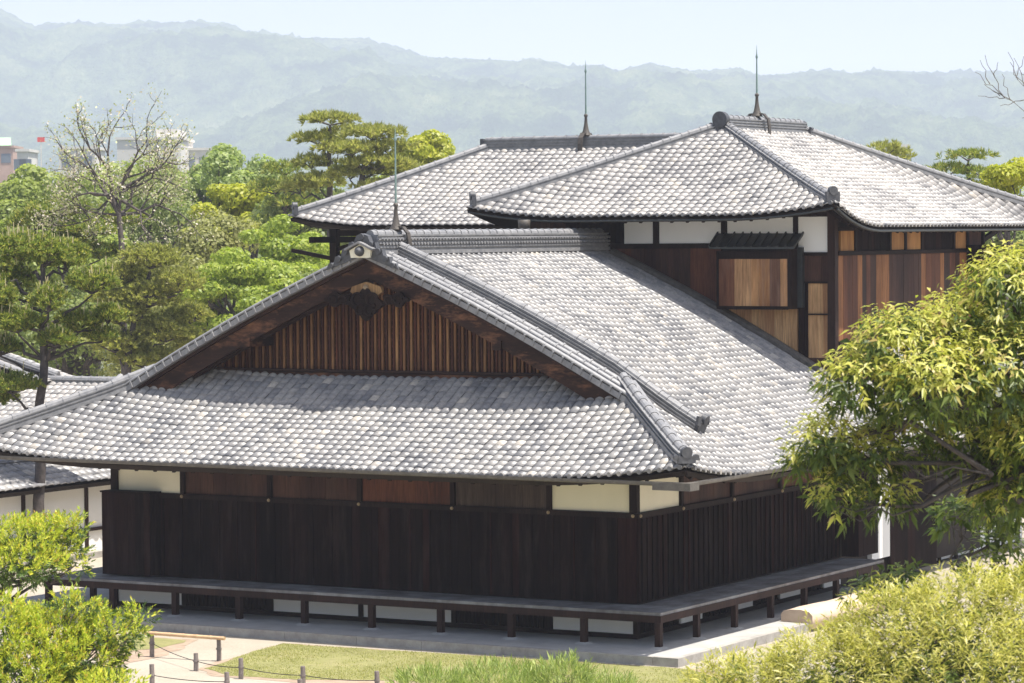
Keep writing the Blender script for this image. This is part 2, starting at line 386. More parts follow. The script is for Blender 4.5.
# =================================================================== SETTING
# ground sheet to the horizon
def ground_mat():
    m, t, b = newmat('sandy_ground')
    n = noise(t, 0.35, detail=7, rough=0.7); n2 = noise(t, 25, detail=4)
    c = ramp(t, [(0.3, (0.30, 0.26, 0.2)), (0.7, (0.40, 0.355, 0.285))], n).outputs[0]
    c = mixc(t, 1.0, c, ramp(t, [(0.3, (0.85,)*3), (0.7, (1.08,)*3)], n2).outputs[0], 'MULTIPLY')
    # beyond the garden: dull green and grey of the town
    g = t.nodes.new('ShaderNodeNewGeometry'); ln = t.nodes.new('ShaderNodeVectorMath'); ln.operation = 'LENGTH'
    t.links.new(g.outputs['Position'], ln.inputs[0])
    mr = t.nodes.new('ShaderNodeMapRange'); mr.inputs[1].default_value = 60; mr.inputs[2].default_value = 90
    t.links.new(ln.outputs['Value'], mr.inputs[0])
    far = ramp(t, [(0.35, (0.05, 0.075, 0.03)), (0.65, (0.2, 0.2, 0.18))], noise(t, 0.02, detail=8)).outputs[0]
    t.links.new(mixc(t, mr.outputs[0], c, far), b.inputs['Base Color']); b.inputs['Roughness'].default_value = 0.95
    bump(t, b, n2, 0.3, 0.01); return m
S = 6800
tag(mesh_np('ground', [(-S-1500, -1200, GZ), (2600, -1200, GZ), (2600, S, GZ), (-S-1500, S, GZ)], [(0, 1, 2, 3)], ground_mat()), kind='structure')
def lawn_mat():
    m, t, b = newmat('lawn')
    c = ramp(t, [(0.25, (0.18, 0.165, 0.06)), (0.5, (0.225, 0.22, 0.075)), (0.75, (0.31, 0.27, 0.13))], noise(t, 0.9, detail=8, rough=0.75)).outputs[0]
    c = mixc(t, 1.0, c, ramp(t, [(0.3, (0.72,)*3), (0.7, (1.2,)*3)], noise(t, 9, detail=7, rough=0.85)).outputs[0], 'MULTIPLY')
    t.links.new(c, b.inputs['Base Color']); b.inputs['Roughness'].default_value = 0.9
    bump(t, b, noise(t, 60, detail=4), 0.8, 0.02); return m
LM = lawn_mat()
def sheet(name, pts, z, mat, wob=0.05):
    P = []
    for (a, b) in zip(pts, pts[1:]+pts[:1]):
        n = max(1, int(math.hypot(b[0]-a[0], b[1]-a[1])/0.25)); n = min(n, 60)
        for k in range(n):
            f = k/n; P.append((a[0]+(b[0]-a[0])*f+rng.normal(0, wob), a[1]+(b[1]-a[1])*f+rng.normal(0, wob), z))
    mb = MB(); mb.add(P, [tuple(range(len(P)))]); o = mb.build(name, mat); tag(o, kind='structure'); return o
def gp(px, py): p = aZ(px, py, GZ); return (p[0], p[1])
M['earth'] = flat_mat('bare_earth', (0.24, 0.17, 0.12), (0.38, 0.29, 0.21), 5, 0.95, bm=0.5)
lawnA = [gp(284, 644), gp(262, 649), gp(242, 656), gp(222, 664), gp(206, 669), gp(232, 676), gp(300, 680), (-1.6, -5.3), (3.0, -4.9), (4.6, -4.4), (3.2, -3.0), (2.0, -2.0)]
sheet('soil_margin', [gp(284, 643.6), gp(240, 656), gp(200, 668), gp(214, 676), gp(300, 683), (-1.5, -6.0), (3.4, -5.4), (5.2, -4.4), (3.4, -2.8), (2.2, -1.93)], GZ+0.004, M['earth'], 0.04)
sheet('lawn', lawnA, GZ+0.008, LM, 0.03)
sheet('soil_patch', [gp(100, 634), gp(198, 640), gp(178, 650), gp(150, 659), gp(110, 668), gp(80, 650)], GZ+0.004, M['earth'], 0.04)
sheet('grass_patch', [gp(110, 634.5), gp(190, 640.5), gp(165, 647), gp(130, 652), gp(100, 645)], GZ+0.008, LM, 0.03)
# raised stone platform round the hall
W_ = 11.175
mb = MB(); mb.box(-13.6, 1.62, -1.78, 8.9, GZ-0.2, -0.604); o = mb.build('platform', M['stone']); tag(o, kind='structure')
mb = MB()
x = -13.6
while x < 1.7:
    L = random.uniform(1.3, 1.9); mb.box(x, min(x+L-0.008, 1.75), -1.9, -1.783, GZ-0.2, -0.6); x += L
y = -1.78
while y < 8.9:
    L = random.uniform(1.3, 1.9); mb.box(1.623, 1.75, y, min(y+L-0.008, 8.9), GZ-0.2, -0.6); y += L
tag(mb.build('kerb', M['kerb']), kind='structure')

# hills: heightfield from the skyline profile
sk = np.array([(-600,60),(-300,40),(-120,24),(-60,10),(0,8),(18,14),(40,23),(60,22),(85,20),(105,24),(150,21),(200,20),(230,26),(260,32),(300,36),(340,38),(370,42),(400,50),(430,58),(480,60),(512,62),(545,62),(570,68),(600,66),(620,73),(650,66),(680,70),(700,75),(740,70),(760,78),(790,77),(820,74),(850,77),(880,74),(910,77),(960,76),(1024,78),(1300,84),(1700,95)], float)
def vnoise(x, y, seed):
    r_ = np.random.default_rng(seed).random((256, 256)); xi = np.floor(x).astype(int); yi = np.floor(y).astype(int); fx = x-xi; fy = y-yi
    fx = fx*fx*(3-2*fx); fy = fy*fy*(3-2*fy); g = lambda a, b: r_[a % 256, b % 256]
    return (g(xi, yi)*(1-fx)+g(xi+1, yi)*fx)*(1-fy)+(g(xi, yi+1)*(1-fx)+g(xi+1, yi+1)*fx)*fy
def fbm(x, y, seed, o=5):
    s_ = 0; a = 1; tt = 0
    for k in range(o): s_ = s_+a*vnoise(x*2**k, y*2**k, seed+k); tt += a; a *= 0.5
    return s_/tt
def hills():
    nx, ny = 620, 190
    px = np.linspace(-500, 1560, nx); D = 2500+np.linspace(0, 1, ny)**1.0*2500
    PX, DD = np.meshgrid(px, D)
    d = _fw[None]+_rt[None]*((px[:, None]-512)/FPX); d[:, 2] = 0
    X = CAM[0]+d[None, :, 0]*DD[..., None][..., 0]; Y = CAM[1]+d[None, :, 1]*DD
    ysky = np.interp(px, sk[:, 0], sk[:, 1])
    crest = 4150.0
    hgt = (233-ysky)/FPX*crest*1.0+6.4        # crest height at the crest distance
    f = (DD-2500)/(crest-2500)
    up = np.clip(f, 0, 1); dn = np.clip((DD-crest)/(850), 0, 1)
    rid = 1-np.abs(2*fbm(X*0.0016, Y*0.0016, 3, 4)-1)
    rid2 = fbm(X*0.006, Y*0.006, 11, 4); rid3 = fbm(X*0.03, Y*0.03, 31, 3)
    shape = up**1.15
    sag = 4*up*(1-up)
    Z = hgt[None]*(shape*(1-dn**1.5))+sag*(rid-0.6)*170+sag*(rid2-0.5)*75
    Z += (rid3-0.5)*16*np.clip(f*4, 0, 1)+rng.normal(0, 1.6, Z.shape)*np.clip(f*4, 0, 1)
    Z = np.where(f <= 0.001, GZ-3, np.maximum(Z, GZ+0.5))
    Z[-1] = GZ-3
    # keep everything below the sight line of the crest
    lim = (hgt[None]-6.4)*DD/crest+6.4+0*X
    Z = np.where(DD < crest, np.minimum(Z, lim-2+rng.normal(0, 1.2, Z.shape)), Z)
    V = np.stack([X, Y, Z], -1).reshape(-1, 3)
    i = np.arange(ny-1)[:, None]*nx+np.arange(nx-1)[None]
    F = np.stack([i, i+1, i+nx+1, i+nx], -1).reshape(-1, 4)
    m, t, b = newmat('hill_forest')
    c = ramp(t, [(0.3, (0.02, 0.05, 0.015)), (0.45, (0.07, 0.13, 0.04)), (0.55, (0.18, 0.26, 0.08)), (0.68, (0.36, 0.4, 0.16))], noise(t, 0.011, detail=10, rough=0.8)).outputs[0]
    t.links.new(c, b.inputs['Base Color']); b.inputs['Roughness'].default_value = 1; b.inputs['Specular IOR Level'].default_value = 0
    bump(t, b, noise(t, 0.05, detail=6, rough=0.85), 1.0, 30)
    tag(mesh_np('hills', V, F, m, smooth=True), kind='structure')
hills()
def haze_box():
    m = bpy.data.materials.new('haze_air'); m.use_nodes = True; t = m.node_tree; t.nodes.clear()
    o_ = t.nodes.new('ShaderNodeOutputMaterial'); v = t.nodes.new('ShaderNodeVolumePrincipled')
    v.inputs['Color'].default_value = (0.78, 0.84, 1.0, 1); v.inputs['Density'].default_value = 2.5e-4; v.inputs['Anisotropy'].default_value = 0.0
    t.links.new(v.outputs[0], o_.inputs['Volume'])
    mb = MB(); mb.box(-S-1700, 2800, -1400, S+200, GZ-5, 420); o = mb.build('haze', m); tag(o, kind='stuff')
haze_box()

# =================================================================== GENERAL BUILDING PIECES
def boards(mb, axis, fixed, a0, a1, z0f, z1f, wd, th=0.03, out=-1, jit=0.006, var=0.25):
    """vertical boards, each its own island. axis 'x' or 'y'; out = direction of the front"""
    a = a0
    while a < a1-0.01:
        b = min(a+wd*random.uniform(1-var, 1+var), a1)
        if a1-b < wd*0.35: b = a1
        z0 = z0f(a, b) if callable(z0f) else z0f; z1 = z1f(a, b) if callable(z1f) else z1f
        if not isinstance(z0, tuple): z0 = (z0, z0)
        if not isinstance(z1, tuple): z1 = (z1, z1)
        f = fixed+out*random.uniform(0, jit); bk = f-out*th; g = 0.002
        q = [(a+g, z0[0]), (b-g, z0[1]), (b-g, z1[1]), (a+g, z1[0])]
        if axis == 'x': V = [(x, f, z) for x, z in q]+[(x, bk, z) for x, z in q]
        else: V = [(f, y, z) for y, z in q]+[(bk, y, z) for y, z in q]
        if q[2][1]-q[1][1] > 0.01 or q[3][1]-q[0][1] > 0.01:
            mb.add(V, [(0,1,2,3), (7,6,5,4), (0,4,5,1), (1,5,6,2), (2,6,7,3), (3,7,4,0)])
        a = b
def rafters_along(T, face, ss, tw, t_out=0.16, hh=0.1, off=-0.215, w_=0.065, parent=None):
    for s_ in ss:
        lim = tw
        if face.hip0 is not None: lim = min(lim, (s_-face.s0)/face.k0-0.12)
        if face.hip1 is not None: lim = min(lim, (face.s1-s_)/face.k1-0.12)
        if lim < t_out+0.2: continue
        a = face.P(s_, t_out, off)[0]; b = face.P(s_, lim, off)[0]
        mb = MB(); mb.beam(a, b, w_, hh); T.part('rafter', mb, M['frame'], parent)
def lightning_rod(base, h, label, ax, strap=True):
    T = Thing('lightning_rod', base, label, 'lightning rod', 'lightning rods on the roofs')
    bx, by, bz = base
    mb = MB(); mb.lathe(base, [(0.0, 0.5), (0.025, 0.5), (0.05, 0.46), (0.03, 0.42), (0.04, 0.28), (0.07, 0.12), (0.12, 0.02), (0.13, 0.0), (0, 0)], 10); T.part('foot', mb, M['iron'])
    mb = MB(); mb.tube([(bx, by, bz+0.44), (bx, by, bz+h)], [0.022, 0.014], 6); T.part('mast', mb, M['copper'])
    mb = MB(); mb.lathe((bx, by, bz+h), [(0.014, 0), (0.03, 0.04), (0.02, 0.08), (0.012, 0.12), (0.002, 0.3)], 8); T.part('spike', mb, M['copper'])
    if strap:
        for sg in (-1, 1):
            mb = MB(); a = np.array(ax, float)*sg
            P = [np.array(base)+a*x+np.array((0, 0, z)) for x, z in ((0.0, 0.06), (0.16, 0.05), (0.26, -0.06), (0.29, -0.2), (0.3, -0.42))]
            perp = np.array((-ax[1], ax[0], 0.0))
            for p, q in zip(P[:-1], P[1:]): mb.beam(p, q, 0.11, 0.03, up=(0.01, 0.01, 1) if abs((q-p)[2]) < abs((q-p)[0])+abs((q-p)[1]) else tuple(a))
            T.part('strap', mb, M['iron'])
    return T

# =================================================================== FRONT HALL
E_ = 1.95; TT = W_/2+E_; XR = -W_/2
fR = Face((E_, 0, 0), (0, 1, 0), (-1, 0, 0), -E_, 10.6, TT, 2.26, 6.08, 0.30, 0, 3.2, hip0=2.3)
fL = Face((-W_-E_, 0, 0), (0, 1, 0), (1, 0, 0), -E_, 10.6, TT, 2.26, 6.08, 0.30, 0, 3.2, hip0=2.3)
fF = Face((0, -E_, 0), (1, 0, 0), (0, 1, 0), -W_-E_, E_, TT, 2.30, 6.08, 0.26, 0.26, 3.2, hip0=2.95, hip1=2.95)
for f_ in (fR, fL, fF): f_.bow = 0.034
clipR = lambda t: 10.6 if (E_-t) > -0.33 else 9.15
H = Thing('palace_hall', (0, 0, -0.6), 'low dark timber hall in front, with a grey tiled gabled roof and a veranda', 'palace building')
roof = tiles_mesh('roof', [tiles(fF, t1=2.93), tiles(fR, clipfn=clipR, step=0.007, amp=0.062, steep=True), tiles(fL, clipfn=lambda t: 9.15, flip=True)], M['tile']); H.take(roof)
dk = MB(); deck(dk, fF, 2.93); deck(dk, fR, s_hi=lambda t: clipR(t), ns=50, nt_=16); deck(dk, fL, s_hi=lambda t: 9.15, ns=50, nt_=16)
H.part('roof_soffit', dk, M['soffit'])
# main ridge
prof, top = layered(0.44, 4, 0.072, 0.085)
rp = [(XR, y, 6.13) for y in (0.3, 4.5, 9.16)]
mb = MB(); mb.sweep(rp, prof); ridge_joints(mb, [(XR, 0.3, 6.13), (XR, 9.16, 6.13)], 0.085, top)
for sx in (-1, 1):   # row of small round tile ends beneath the cap
    y = 0.4
    while y < 9.1:
        for zz in (6.25, 6.335): mb.tube([(XR+sx*0.2, y, zz), (XR+sx*0.245, y, zz)], 0.03, 6)
        y += 0.11
rg = H.part('ridge', mb, M['tile_dark'], roof)
def slope_pt(face, y, t, h=0.0): return face.P(y, t, h)[0]
for face, sx in ((fR, 1), (fL, -1)):
    # hip ridge from the corner up
    hp = [face.P(-E_+t, t, 0.05)[0]+np.array((0, 0, 0.02)) for t in np.linspace(0.08, 2.55, 12)]
    hp[0][2] += 0.03
    pr, tp = layered(0.26, 2, 0.06, 0.075, 0.018)
    mb = MB(); mb.sweep(hp[::-1], pr); ridge_joints(mb, hp, 0.075, tp)
    # a second roll beside it
    sd_ = np.array((sx*1, 1, 0))/math.sqrt(2)
    mb.sweep([p+sd_*0.2+np.array((0, 0, -0.02)) for p in hp[::-1]], half_round(0.06), True)
    H.part('hip_ridge', mb, M['tile_dark'], roof)
    mb = MB(); c = hp[0]; f = np.array((sx, -1, 0))/math.sqrt(2)
    mb.tube([c+np.array((0, 0, 0.12)), c+f*0.1+np.array((0, 0, 0.12))], 0.095, 12); mb.beam(c+f*0.02-sd_*0.0+np.array((0, 0, 0.0)), c+f*0.09, 0.3, 0.12)
    side = np.array((-f[1], f[0], 0))
    for q in (-1, 1): mb.tube([c+side*0.17*q+np.array((0, 0, 0.04)), c+side*0.17*q+f*0.08+np.array((0, 0, 0.04))], 0.05, 8)
    H.part('hip_end_tile', mb, M['oni'], roof)
    # descending ridge set back from the gable edge
    kp = [face.P(1.02, t, 0.04)[0] for t in np.linspace(TT-0.12, 1.3, 16)]
    pr, tp = layered(0.28, 3, 0.055, 0.075, 0.018)
    mb = MB(); mb.sweep(kp, pr); ridge_joints(mb, kp, 0.075, tp, 0.3)
    mb.sweep([face.P(1.24, t, 0.05)[0] for t in np.linspace(TT-0.12, 1.5, 16)], half_round(0.06), True)
    H.part('descending_ridge', mb, M['tile_dark'], roof)
    c = kp[-1]; f = np.array((sx, 0, -0.45)); f /= np.linalg.norm(f)
    mb = MB(); up = np.array((0.45*sx, 0, 1)); up /= np.linalg.norm(up)
    mb.beam(c+up*0.08, c+f*0.07+up*0.08, 0.34, 0.24, up=tuple(up)); mb.tube([c+up*0.24, c+f*0.1+up*0.24], 0.09, 10)
    for q in (-1, 1): mb.beam(c+up*0.2+np.array((0, q*0.16, 0)), c+f*0.06+up*0.22+np.array((0, q*0.19, 0)), 0.07, 0.16, up=tuple(up))
    H.part('descending_ridge_end_tile', mb, M['oni'], roof)
    # verge: edge tiles and two long rolls
    ts = np.linspace(TT-0.02, 2.08, 24)
    mb = MB()
    mb.sweep([face.P(0.12, t, -0.02)[0] for t in ts], [(-0.06, -0.05), (0.06, -0.05), (0.06, 0.05), (-0.06, 0.05)])
    L = 0; P0 = [face.P(0.12, t, 0.03)[0] for t in np.arange(2.1, TT-0.05, 0.19)]
    for p in P0:
        d = np.array((-sx*0.9, 0, 0.44)); mb.beam(p-np.array((0, 0.015, 0.03)), p+d*0.04-np.array((0, 0.015, 0.03)), 0.14, 0.12)
    mb.sweep([face.P(0.12, t, 0.05)[0] for t in ts], half_round(0.06), True)
    for yy, rr in ((0.36, 0.07), (0.62, 0.07)):
        q = [face.P(yy, t, 0.05)[0] for t in np.linspace(TT-0.1, 2.25, 20)]
        mb.sweep(q, half_round(rr, 6), True); ridge_joints(mb, q, rr, rr, 0.3)
    H.part('verge_tile', mb, M['tile_dark'], roof)
# gable top end tile
mb, side, up = onigawara(H, roof, (XR, 0.02, 6.14), (0, -1, 0), 1.0)
og = H.part('ridge_end_tile', mb, M['oni'], roof)
mb = MB(); mb.extr([(-0.2,-0.13),(0.2,-0.13),(0.23,0.0),(0,0.12),(-0.23,0.0)], (XR, -0.04, 6.13), (1,0,0), (0,0,1), (0,0.05,0)); o = H.part('plaque', mb, M['cream'], og)
mb = MB(); mb.lathe((0,0,0), [(0,0)], 3) if False else None
mb = MB(); mb.tube([(XR, -0.04, 6.12), (XR, -0.1, 6.12), (XR, -0.14, 6.12)], [0.095, 0.085, 0.03], 14); H.part('boss', mb, M['oni'], og)
mb = MB()
for q in (-1, 1): mb.beam((XR, -0.05, 6.28), (XR+q*0.3, -0.05, 6.15), 0.12, 0.035)
H.part('plaque_cap', mb, M['tile_dark'], og)
# pent roof top course
mb = MB(); pr, tp = layered(0.2, 1, 0.05, 0.05, 0.015)
mb.sweep([(x, 0.93, 3.69) for x in (-W_+0.95-0.05, XR, -0.95+0.05)], pr); ridge_joints(mb, [(-W_+0.9, 0.93, 3.69), (-0.9, 0.93, 3.69)], 0.05, tp, 0.22)
H.part('wall_flashing_tile', mb, M['tile_dark'], roof)
# tile end row along the eaves (round end faces)
mb = MB()
for face, rev in ((fF, False), (fR, False), (fL, True)):
    a = float(face.smin(np.float64(0))); b = float(face.smax(np.float64(0))); x = math.ceil(a/DS)*DS
    off = (1-0.82 if rev else 0.82)*DS
    while x < b-0.2:
        p = face.P(x+off, 0.0, 0.03)[0]; mb.tube([p+face.dT*0.02, p-face.dT*0.045], 0.042, 8); x += DS
H.part('eave_edging', mb, M['tile'], roof)

# gable wall with lattice
zs = lambda x: float(fR.z(np.float64(1.0), np.float64(E_-x))) if x > XR else float(fR.z(np.float64(1.0), np.float64(E_-(2*XR-x))))
def tri(x0, x1, zb, y, dz): pass
gw = MB(); gw.extr([(-W_+0.75, 3.62), (-0.75, 3.62), (XR, zs(XR)-0.16)], (0, 1.06, 0), (1,0,0), (0,0,1), (0, 0.08, 0))
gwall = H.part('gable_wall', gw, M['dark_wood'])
mb = MB(); mb2 = MB(); x = XR-4.4; k = 0
while x < XR+4.4:
    zt = zs(x)-0.2
    if zt > 3.95:
        if k % 2 == 0: mb.box(x-0.024, x+0.024, 0.98, 1.03, 3.92, zt)
        else: mb2.box(x-0.02, x+0.02, 1.0, 1.04, 3.92, zt)
    x += 0.078; k += 1
H.part('lattice', mb, M['slat'], gwall)
z = 4.0
while z < 5.7:
    xs = [x for x in np.arange(XR-4.4, XR+4.4, 0.05) if zs(x)-0.3 > z]
    if xs: mb2.box(xs[0], xs[-1], 1.035, 1.058, z-0.018, z+0.018)
    z += 0.12
H.part('lattice_backing', mb2, M['slat_red'], gwall)
mb = MB(); mb.box(-W_+1.3, -1.3, 0.9, 1.05, 3.875, 3.915); H.part('gable_sill', mb, M['post'], gwall)
mb = MB(); mb.box(-W_+1.1, -1.1, 0.94, 1.05, 3.72, 3.857); H.part('gable_beam', mb, M['barge'], gwall)
for sx in (-1, 1):
    face = fR if sx > 0 else fL
    def barge(y0, y1, o0, o1, tA, tB, mat, name, n=22):
        mb = MB(); V = []
        for t in np.linspace(tA, tB, n):
            p = face.P(0.0, t, 0.0)[0]; f = (tA-t)/(tA-tB)
            a = o0(f); b = o1(f)
            for y in (y0, y1): V += [(p[0], y, p[2]+a), (p[0], y, p[2]+b)]
        F = []
        for i in range(n-1):
            q = i*4; r_ = q+4
            F += [(q, q+1, r_+1, r_), (q+2, r_+2, r_+3, q+3), (q+1, q+3, r_+3, r_+1), (q, r_, r_+2, q+2)]
        F += [(0, 2, 3, 1), (4*n-4, 4*n-3, 4*n-1, 4*n-2)]
        mb.add(V, F); return H.part(name, mb, mat)
    bb = barge(0.24, 0.31, lambda f: -0.15, lambda f: -0.46-0.04*f, TT, 2.0, M['barge'], 'bargeboard')
    barge(0.17, 0.36, lambda f: -0.08, lambda f: -0.147, TT, 1.98, M['post'], 'barge_moulding')
    barge(0.62, 0.70, lambda f: -0.2, lambda f: -0.46, TT-0.1, 2.6, M['post'], 'inner_bargeboard')
    for tq in (2.7,):   # purlin ends
        p = face.P(0.0, TT-tq+0.0, 0)[0]; mb = MB(); mb.box(p[0]-0.09, p[0]+0.09, 0.2, 1.0, p[2]-0.55, p[2]-0.38); H.part('purlin', mb, M['barge'])
# carved pendant at the apex
pc = aY(370, 293, 0.1)
mb = MB(); mb.extr([(-0.34, 0.02), (-0.31, 0.11), (-0.12, 0.17), (0, 0.2), (0.12, 0.17), (0.31, 0.11), (0.34, 0.02), (0.2, -0.08), (-0.2, -0.08)], (XR, 0.15, pc[2]), (1,0,0), (0,0,1), (0, 0.08, 0))
gp_ = H.part('gable_pendant', mb, M['warm_pendant'])
mb = MB(); poly = []
for k in range(28):
    a = 2*math.pi*k/28; r_ = 0.27+0.045*math.cos(4*a)+0.02*math.cos(8*a); poly.append((r_*1.12*math.cos(a), r_*0.92*math.sin(a)-0.2))
mb.extr(poly, (XR, 0.11, pc[2]), (1,0,0), (0,0,1), (0, 0.1, 0))
for cx, cz, rr in ((-0.16,-0.12,0.11),(0.16,-0.12,0.11),(-0.1,-0.3,0.09),(0.1,-0.3,0.09)):
    ring = [(XR+cx+rr*math.cos(t), 0.1, pc[2]+cz+rr*math.sin(t)) for t in np.linspace(0, 2*math.pi*0.85, 14)]; mb.tube(ring, 0.03, 6)
H.part('carved_scroll', mb, M['frame'], gp_)
for sx in (-1, 1):
    mb = MB(); poly = []
    for k in range(30):
        a = 2*math.pi*k/30; poly.append((sx*(0.62+0.27*math.cos(a)*(1+0.12*math.cos(5*a))), -0.12+0.115*math.sin(a)*(1+0.3*math.cos(5*a))))
    mb.extr(poly if sx > 0 else poly[::-1], (XR, 0.14, pc[2]), (1,0,0), (0,0,1), (0, 0.07, 0))
    for cx in (0.5, 0.7): 
        ring = [(XR+sx*(cx+0.08*math.cos(t)), 0.13, pc[2]-0.12+0.07*math.sin(t)) for t in np.linspace(0, 2*math.pi*0.8, 12)]; mb.tube(ring, 0.022, 6)
    H.part('carved_wing', mb, M['frame'], gp_)
mb = MB(); mb.lathe((0, 0, 0), [(0.055, 0), (0.05, 0.03), (0.02, 0.06), (0, 0.065)], 6)
mb.v = [(XR+x, 0.15-z, pc[2]+0.1+y) for x, y, z in mb.v]; H.part('pendant_nail', mb, M['brass'], gp_)

# ---- walls
px_posts = [0, -1.706, -3.676, -5.646, -7.616, -9.586, -W_]
side_posts = [0, 1.64, 3.70, 5.77, 7.8, 9.2]
ZT = 1.53
core = MB(); core.box(-W_+0.06, -0.06, 0.06, 9.1, -0.55, 2.3); H.part('wall_core', core, M['soffit'])
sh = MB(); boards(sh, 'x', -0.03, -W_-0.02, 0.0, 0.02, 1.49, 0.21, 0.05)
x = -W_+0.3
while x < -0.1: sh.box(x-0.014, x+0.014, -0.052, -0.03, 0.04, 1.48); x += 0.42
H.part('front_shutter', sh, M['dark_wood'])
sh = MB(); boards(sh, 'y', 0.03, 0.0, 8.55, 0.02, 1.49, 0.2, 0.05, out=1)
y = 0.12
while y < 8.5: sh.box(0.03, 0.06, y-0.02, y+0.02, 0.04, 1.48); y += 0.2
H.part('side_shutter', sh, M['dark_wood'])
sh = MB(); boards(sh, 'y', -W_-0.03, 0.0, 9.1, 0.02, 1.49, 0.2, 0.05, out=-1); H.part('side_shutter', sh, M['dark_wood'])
# shutter boxes
bx0 = aY(102.5, 560, -0.36)[0]; bx1 = bx0+1.12
b_ = MB(); boards(b_, 'x', -0.36, bx0, bx1, 0.03, 1.58, 0.2, 0.04); b_.box(bx1-0.04, bx1, -0.31, -0.055, 0.03, 1.58); b_.box(bx0, bx0+0.04, -0.31, -0.03, 0.03, 1.58); b_.box(bx0-0.03, bx1+0.03, -0.38, -0.03, 1.582, 1.61)
H.part('shutter_box', b_, M['dark_wood'])
b_ = MB(); boards(b_, 'y', 0.4, 8.6, 9.55, 0.03, 1.7, 0.2, 0.04, out=1); b_.box(0.035, 0.36, 8.6, 8.64, 0.03, 1.7); b_.box(0.035, 0.36, 9.51, 9.55, 0.03, 1.7); b_.box(0.0, 0.43, 8.57, 9.58, 1.702, 1.73)
H.part('shutter_box', b_, M['dark_wood'])
# rails
mb = MB(); mb.box(-W_-0.05, 0.075, -0.075, 0.02, 1.492, 1.58); mb.box(-0.02, 0.075, 0.022, 9.15, 1.492, 1.58); H.part('head_rail', mb, M['frame'])
mb = MB(); mb.box(-W_-0.05, 0.06, -0.06, 0.0, 2.2, 2.32); mb.box(0.0, 0.06, 0.002, 9.15, 2.2, 2.32); H.part('wall_plate', mb, M['frame'])
for i, x in enumerate(px_posts):
    w_ = 0.075 if i in (0, 6) else 0.045
    mb = MB(); xc = x+0.0 if i != 0 else -0.035; mb.box(xc-w_, xc+w_, -0.065, 0.05, 1.585, 2.198); H.part('post', mb, M['frame'])
    mb = MB(); mb.tube([(xc, -0.076, 1.535), (xc, -0.10, 1.535)], [0.034, 0.022], 10); H.part('nail_cover', mb, M['brass'])
for i, y in enumerate(side_posts[1:-1]):
    mb = MB(); mb.box(-0.05, 0.065, y-0.045, y+0.045, 1.585, 2.198); H.part('post', mb, M['frame'])
    mb = MB(); mb.tube([(0.076, y, 1.535), (0.10, y, 1.535)], [0.034, 0.022], 10); H.part('nail_cover', mb, M['brass'])
mb = MB(); mb.tube([(0.076, 0.0, 1.535), (0.1, 0.0, 1.535)], [0.034, 0.022], 10); H.part('nail_cover', mb, M['brass'])
upm = ['cream', 'grey_board', 'red_board', 'brown_board', 'brown_board', 'cream']
upl = ['cream plaster panel nearest the corner', 'grey brown board panel', 'reddish board panel', 'brown board panel', 'brown board panel', 'cream plaster panel at the far left end']
for i in range(6):
    mb = MB(); x1, x0 = px_posts[i]-0.05, px_posts[i+1]+0.05
    if upm[i] == 'cream': mb.box(x0, x1, -0.01, 0.03, 1.585, 2.198)
    else: boards(mb, 'x', -0.012, x0, x1, 1.585, 2.198, 0.3, 0.03, jit=0.003)
    H.part('upper_panel', mb, M[upm[i]], label=upl[i])
for i in range(5):
    y0, y1 = side_posts[i]+0.05, side_posts[i+1]-0.05; mt = ['cream', 'brown_board', 'brown_board', 'red_board', 'brown_board'][i]; mb = MB()
    if mt == 'cream': mb.box(-0.03, 0.012, y0, y1, 1.585, 2.198)
    else: boards(mb, 'y', 0.012, y0, y1, 1.585, 2.198, 0.3, 0.03, out=1, jit=0.003)
    H.part('upper_panel', mb, M[mt])
# underfloor wall
mb = MB(); mb.box(-W_, 0.02, -0.05, 0.05, -0.602, -0.52); mb.box(-0.05, 0.02, 0.052, 8.6, -0.602, -0.52); H.part('ground_sill', mb, M['frame'])
und = ['cream', 'vent', 'cream', 'cream', 'vent', 'cream']
for i in range(6):
    x1, x0 = px_posts[i]-0.05, px_posts[i+1]+0.05; mb = MB()
    if und[i] == 'cream': mb.box(x0, x1, -0.02, 0.04, -0.518, -0.06); H.part('underfloor_panel', mb, M['white'])
    else:
        mb.box(x0, x1, 0.03, 0.05, -0.518, -0.06); x = x0+0.04
        while x < x1: mb.box(x-0.02, x+0.02, -0.02, 0.028, -0.518, -0.06); x += 0.1
        H.part('underfloor_vent', mb, M['dark_wood'])
    mb = MB(); mb.box(x0-0.1, x0, -0.045, 0.05, -0.518, -0.02); H.part('underfloor_post', mb, M['frame'])
mb = MB(); mb.box(-0.06, 0.03, -0.045, 0.05, -0.518, -0.02); H.part('underfloor_post', mb, M['frame'])
for i, (y0, y1, k) in enumerate(((0.06, 1.6, 'v'), (1.65, 2.5, 'c'), (2.6, 3.65, 'v'), (3.75, 4.6, 'c'), (4.7, 5.7, 'v'), (5.8, 6.9, 'c'), (7.0, 7.7, 'v'), (7.8, 8.6, 'c'))):
    mb = MB()
    if k == 'c': mb.box(-0.03, 0.012, y0, y1, -0.518, -0.06); H.part('underfloor_panel', mb, M['white'])
    else:
        mb.box(-0.04, -0.02, y0, y1, -0.518, -0.06); y = y0+0.04
        while y < y1: mb.box(-0.018, 0.014, y-0.02, y+0.02, -0.518, -0.06); y += 0.1
        H.part('underfloor_vent', mb, M['dark_wood'])
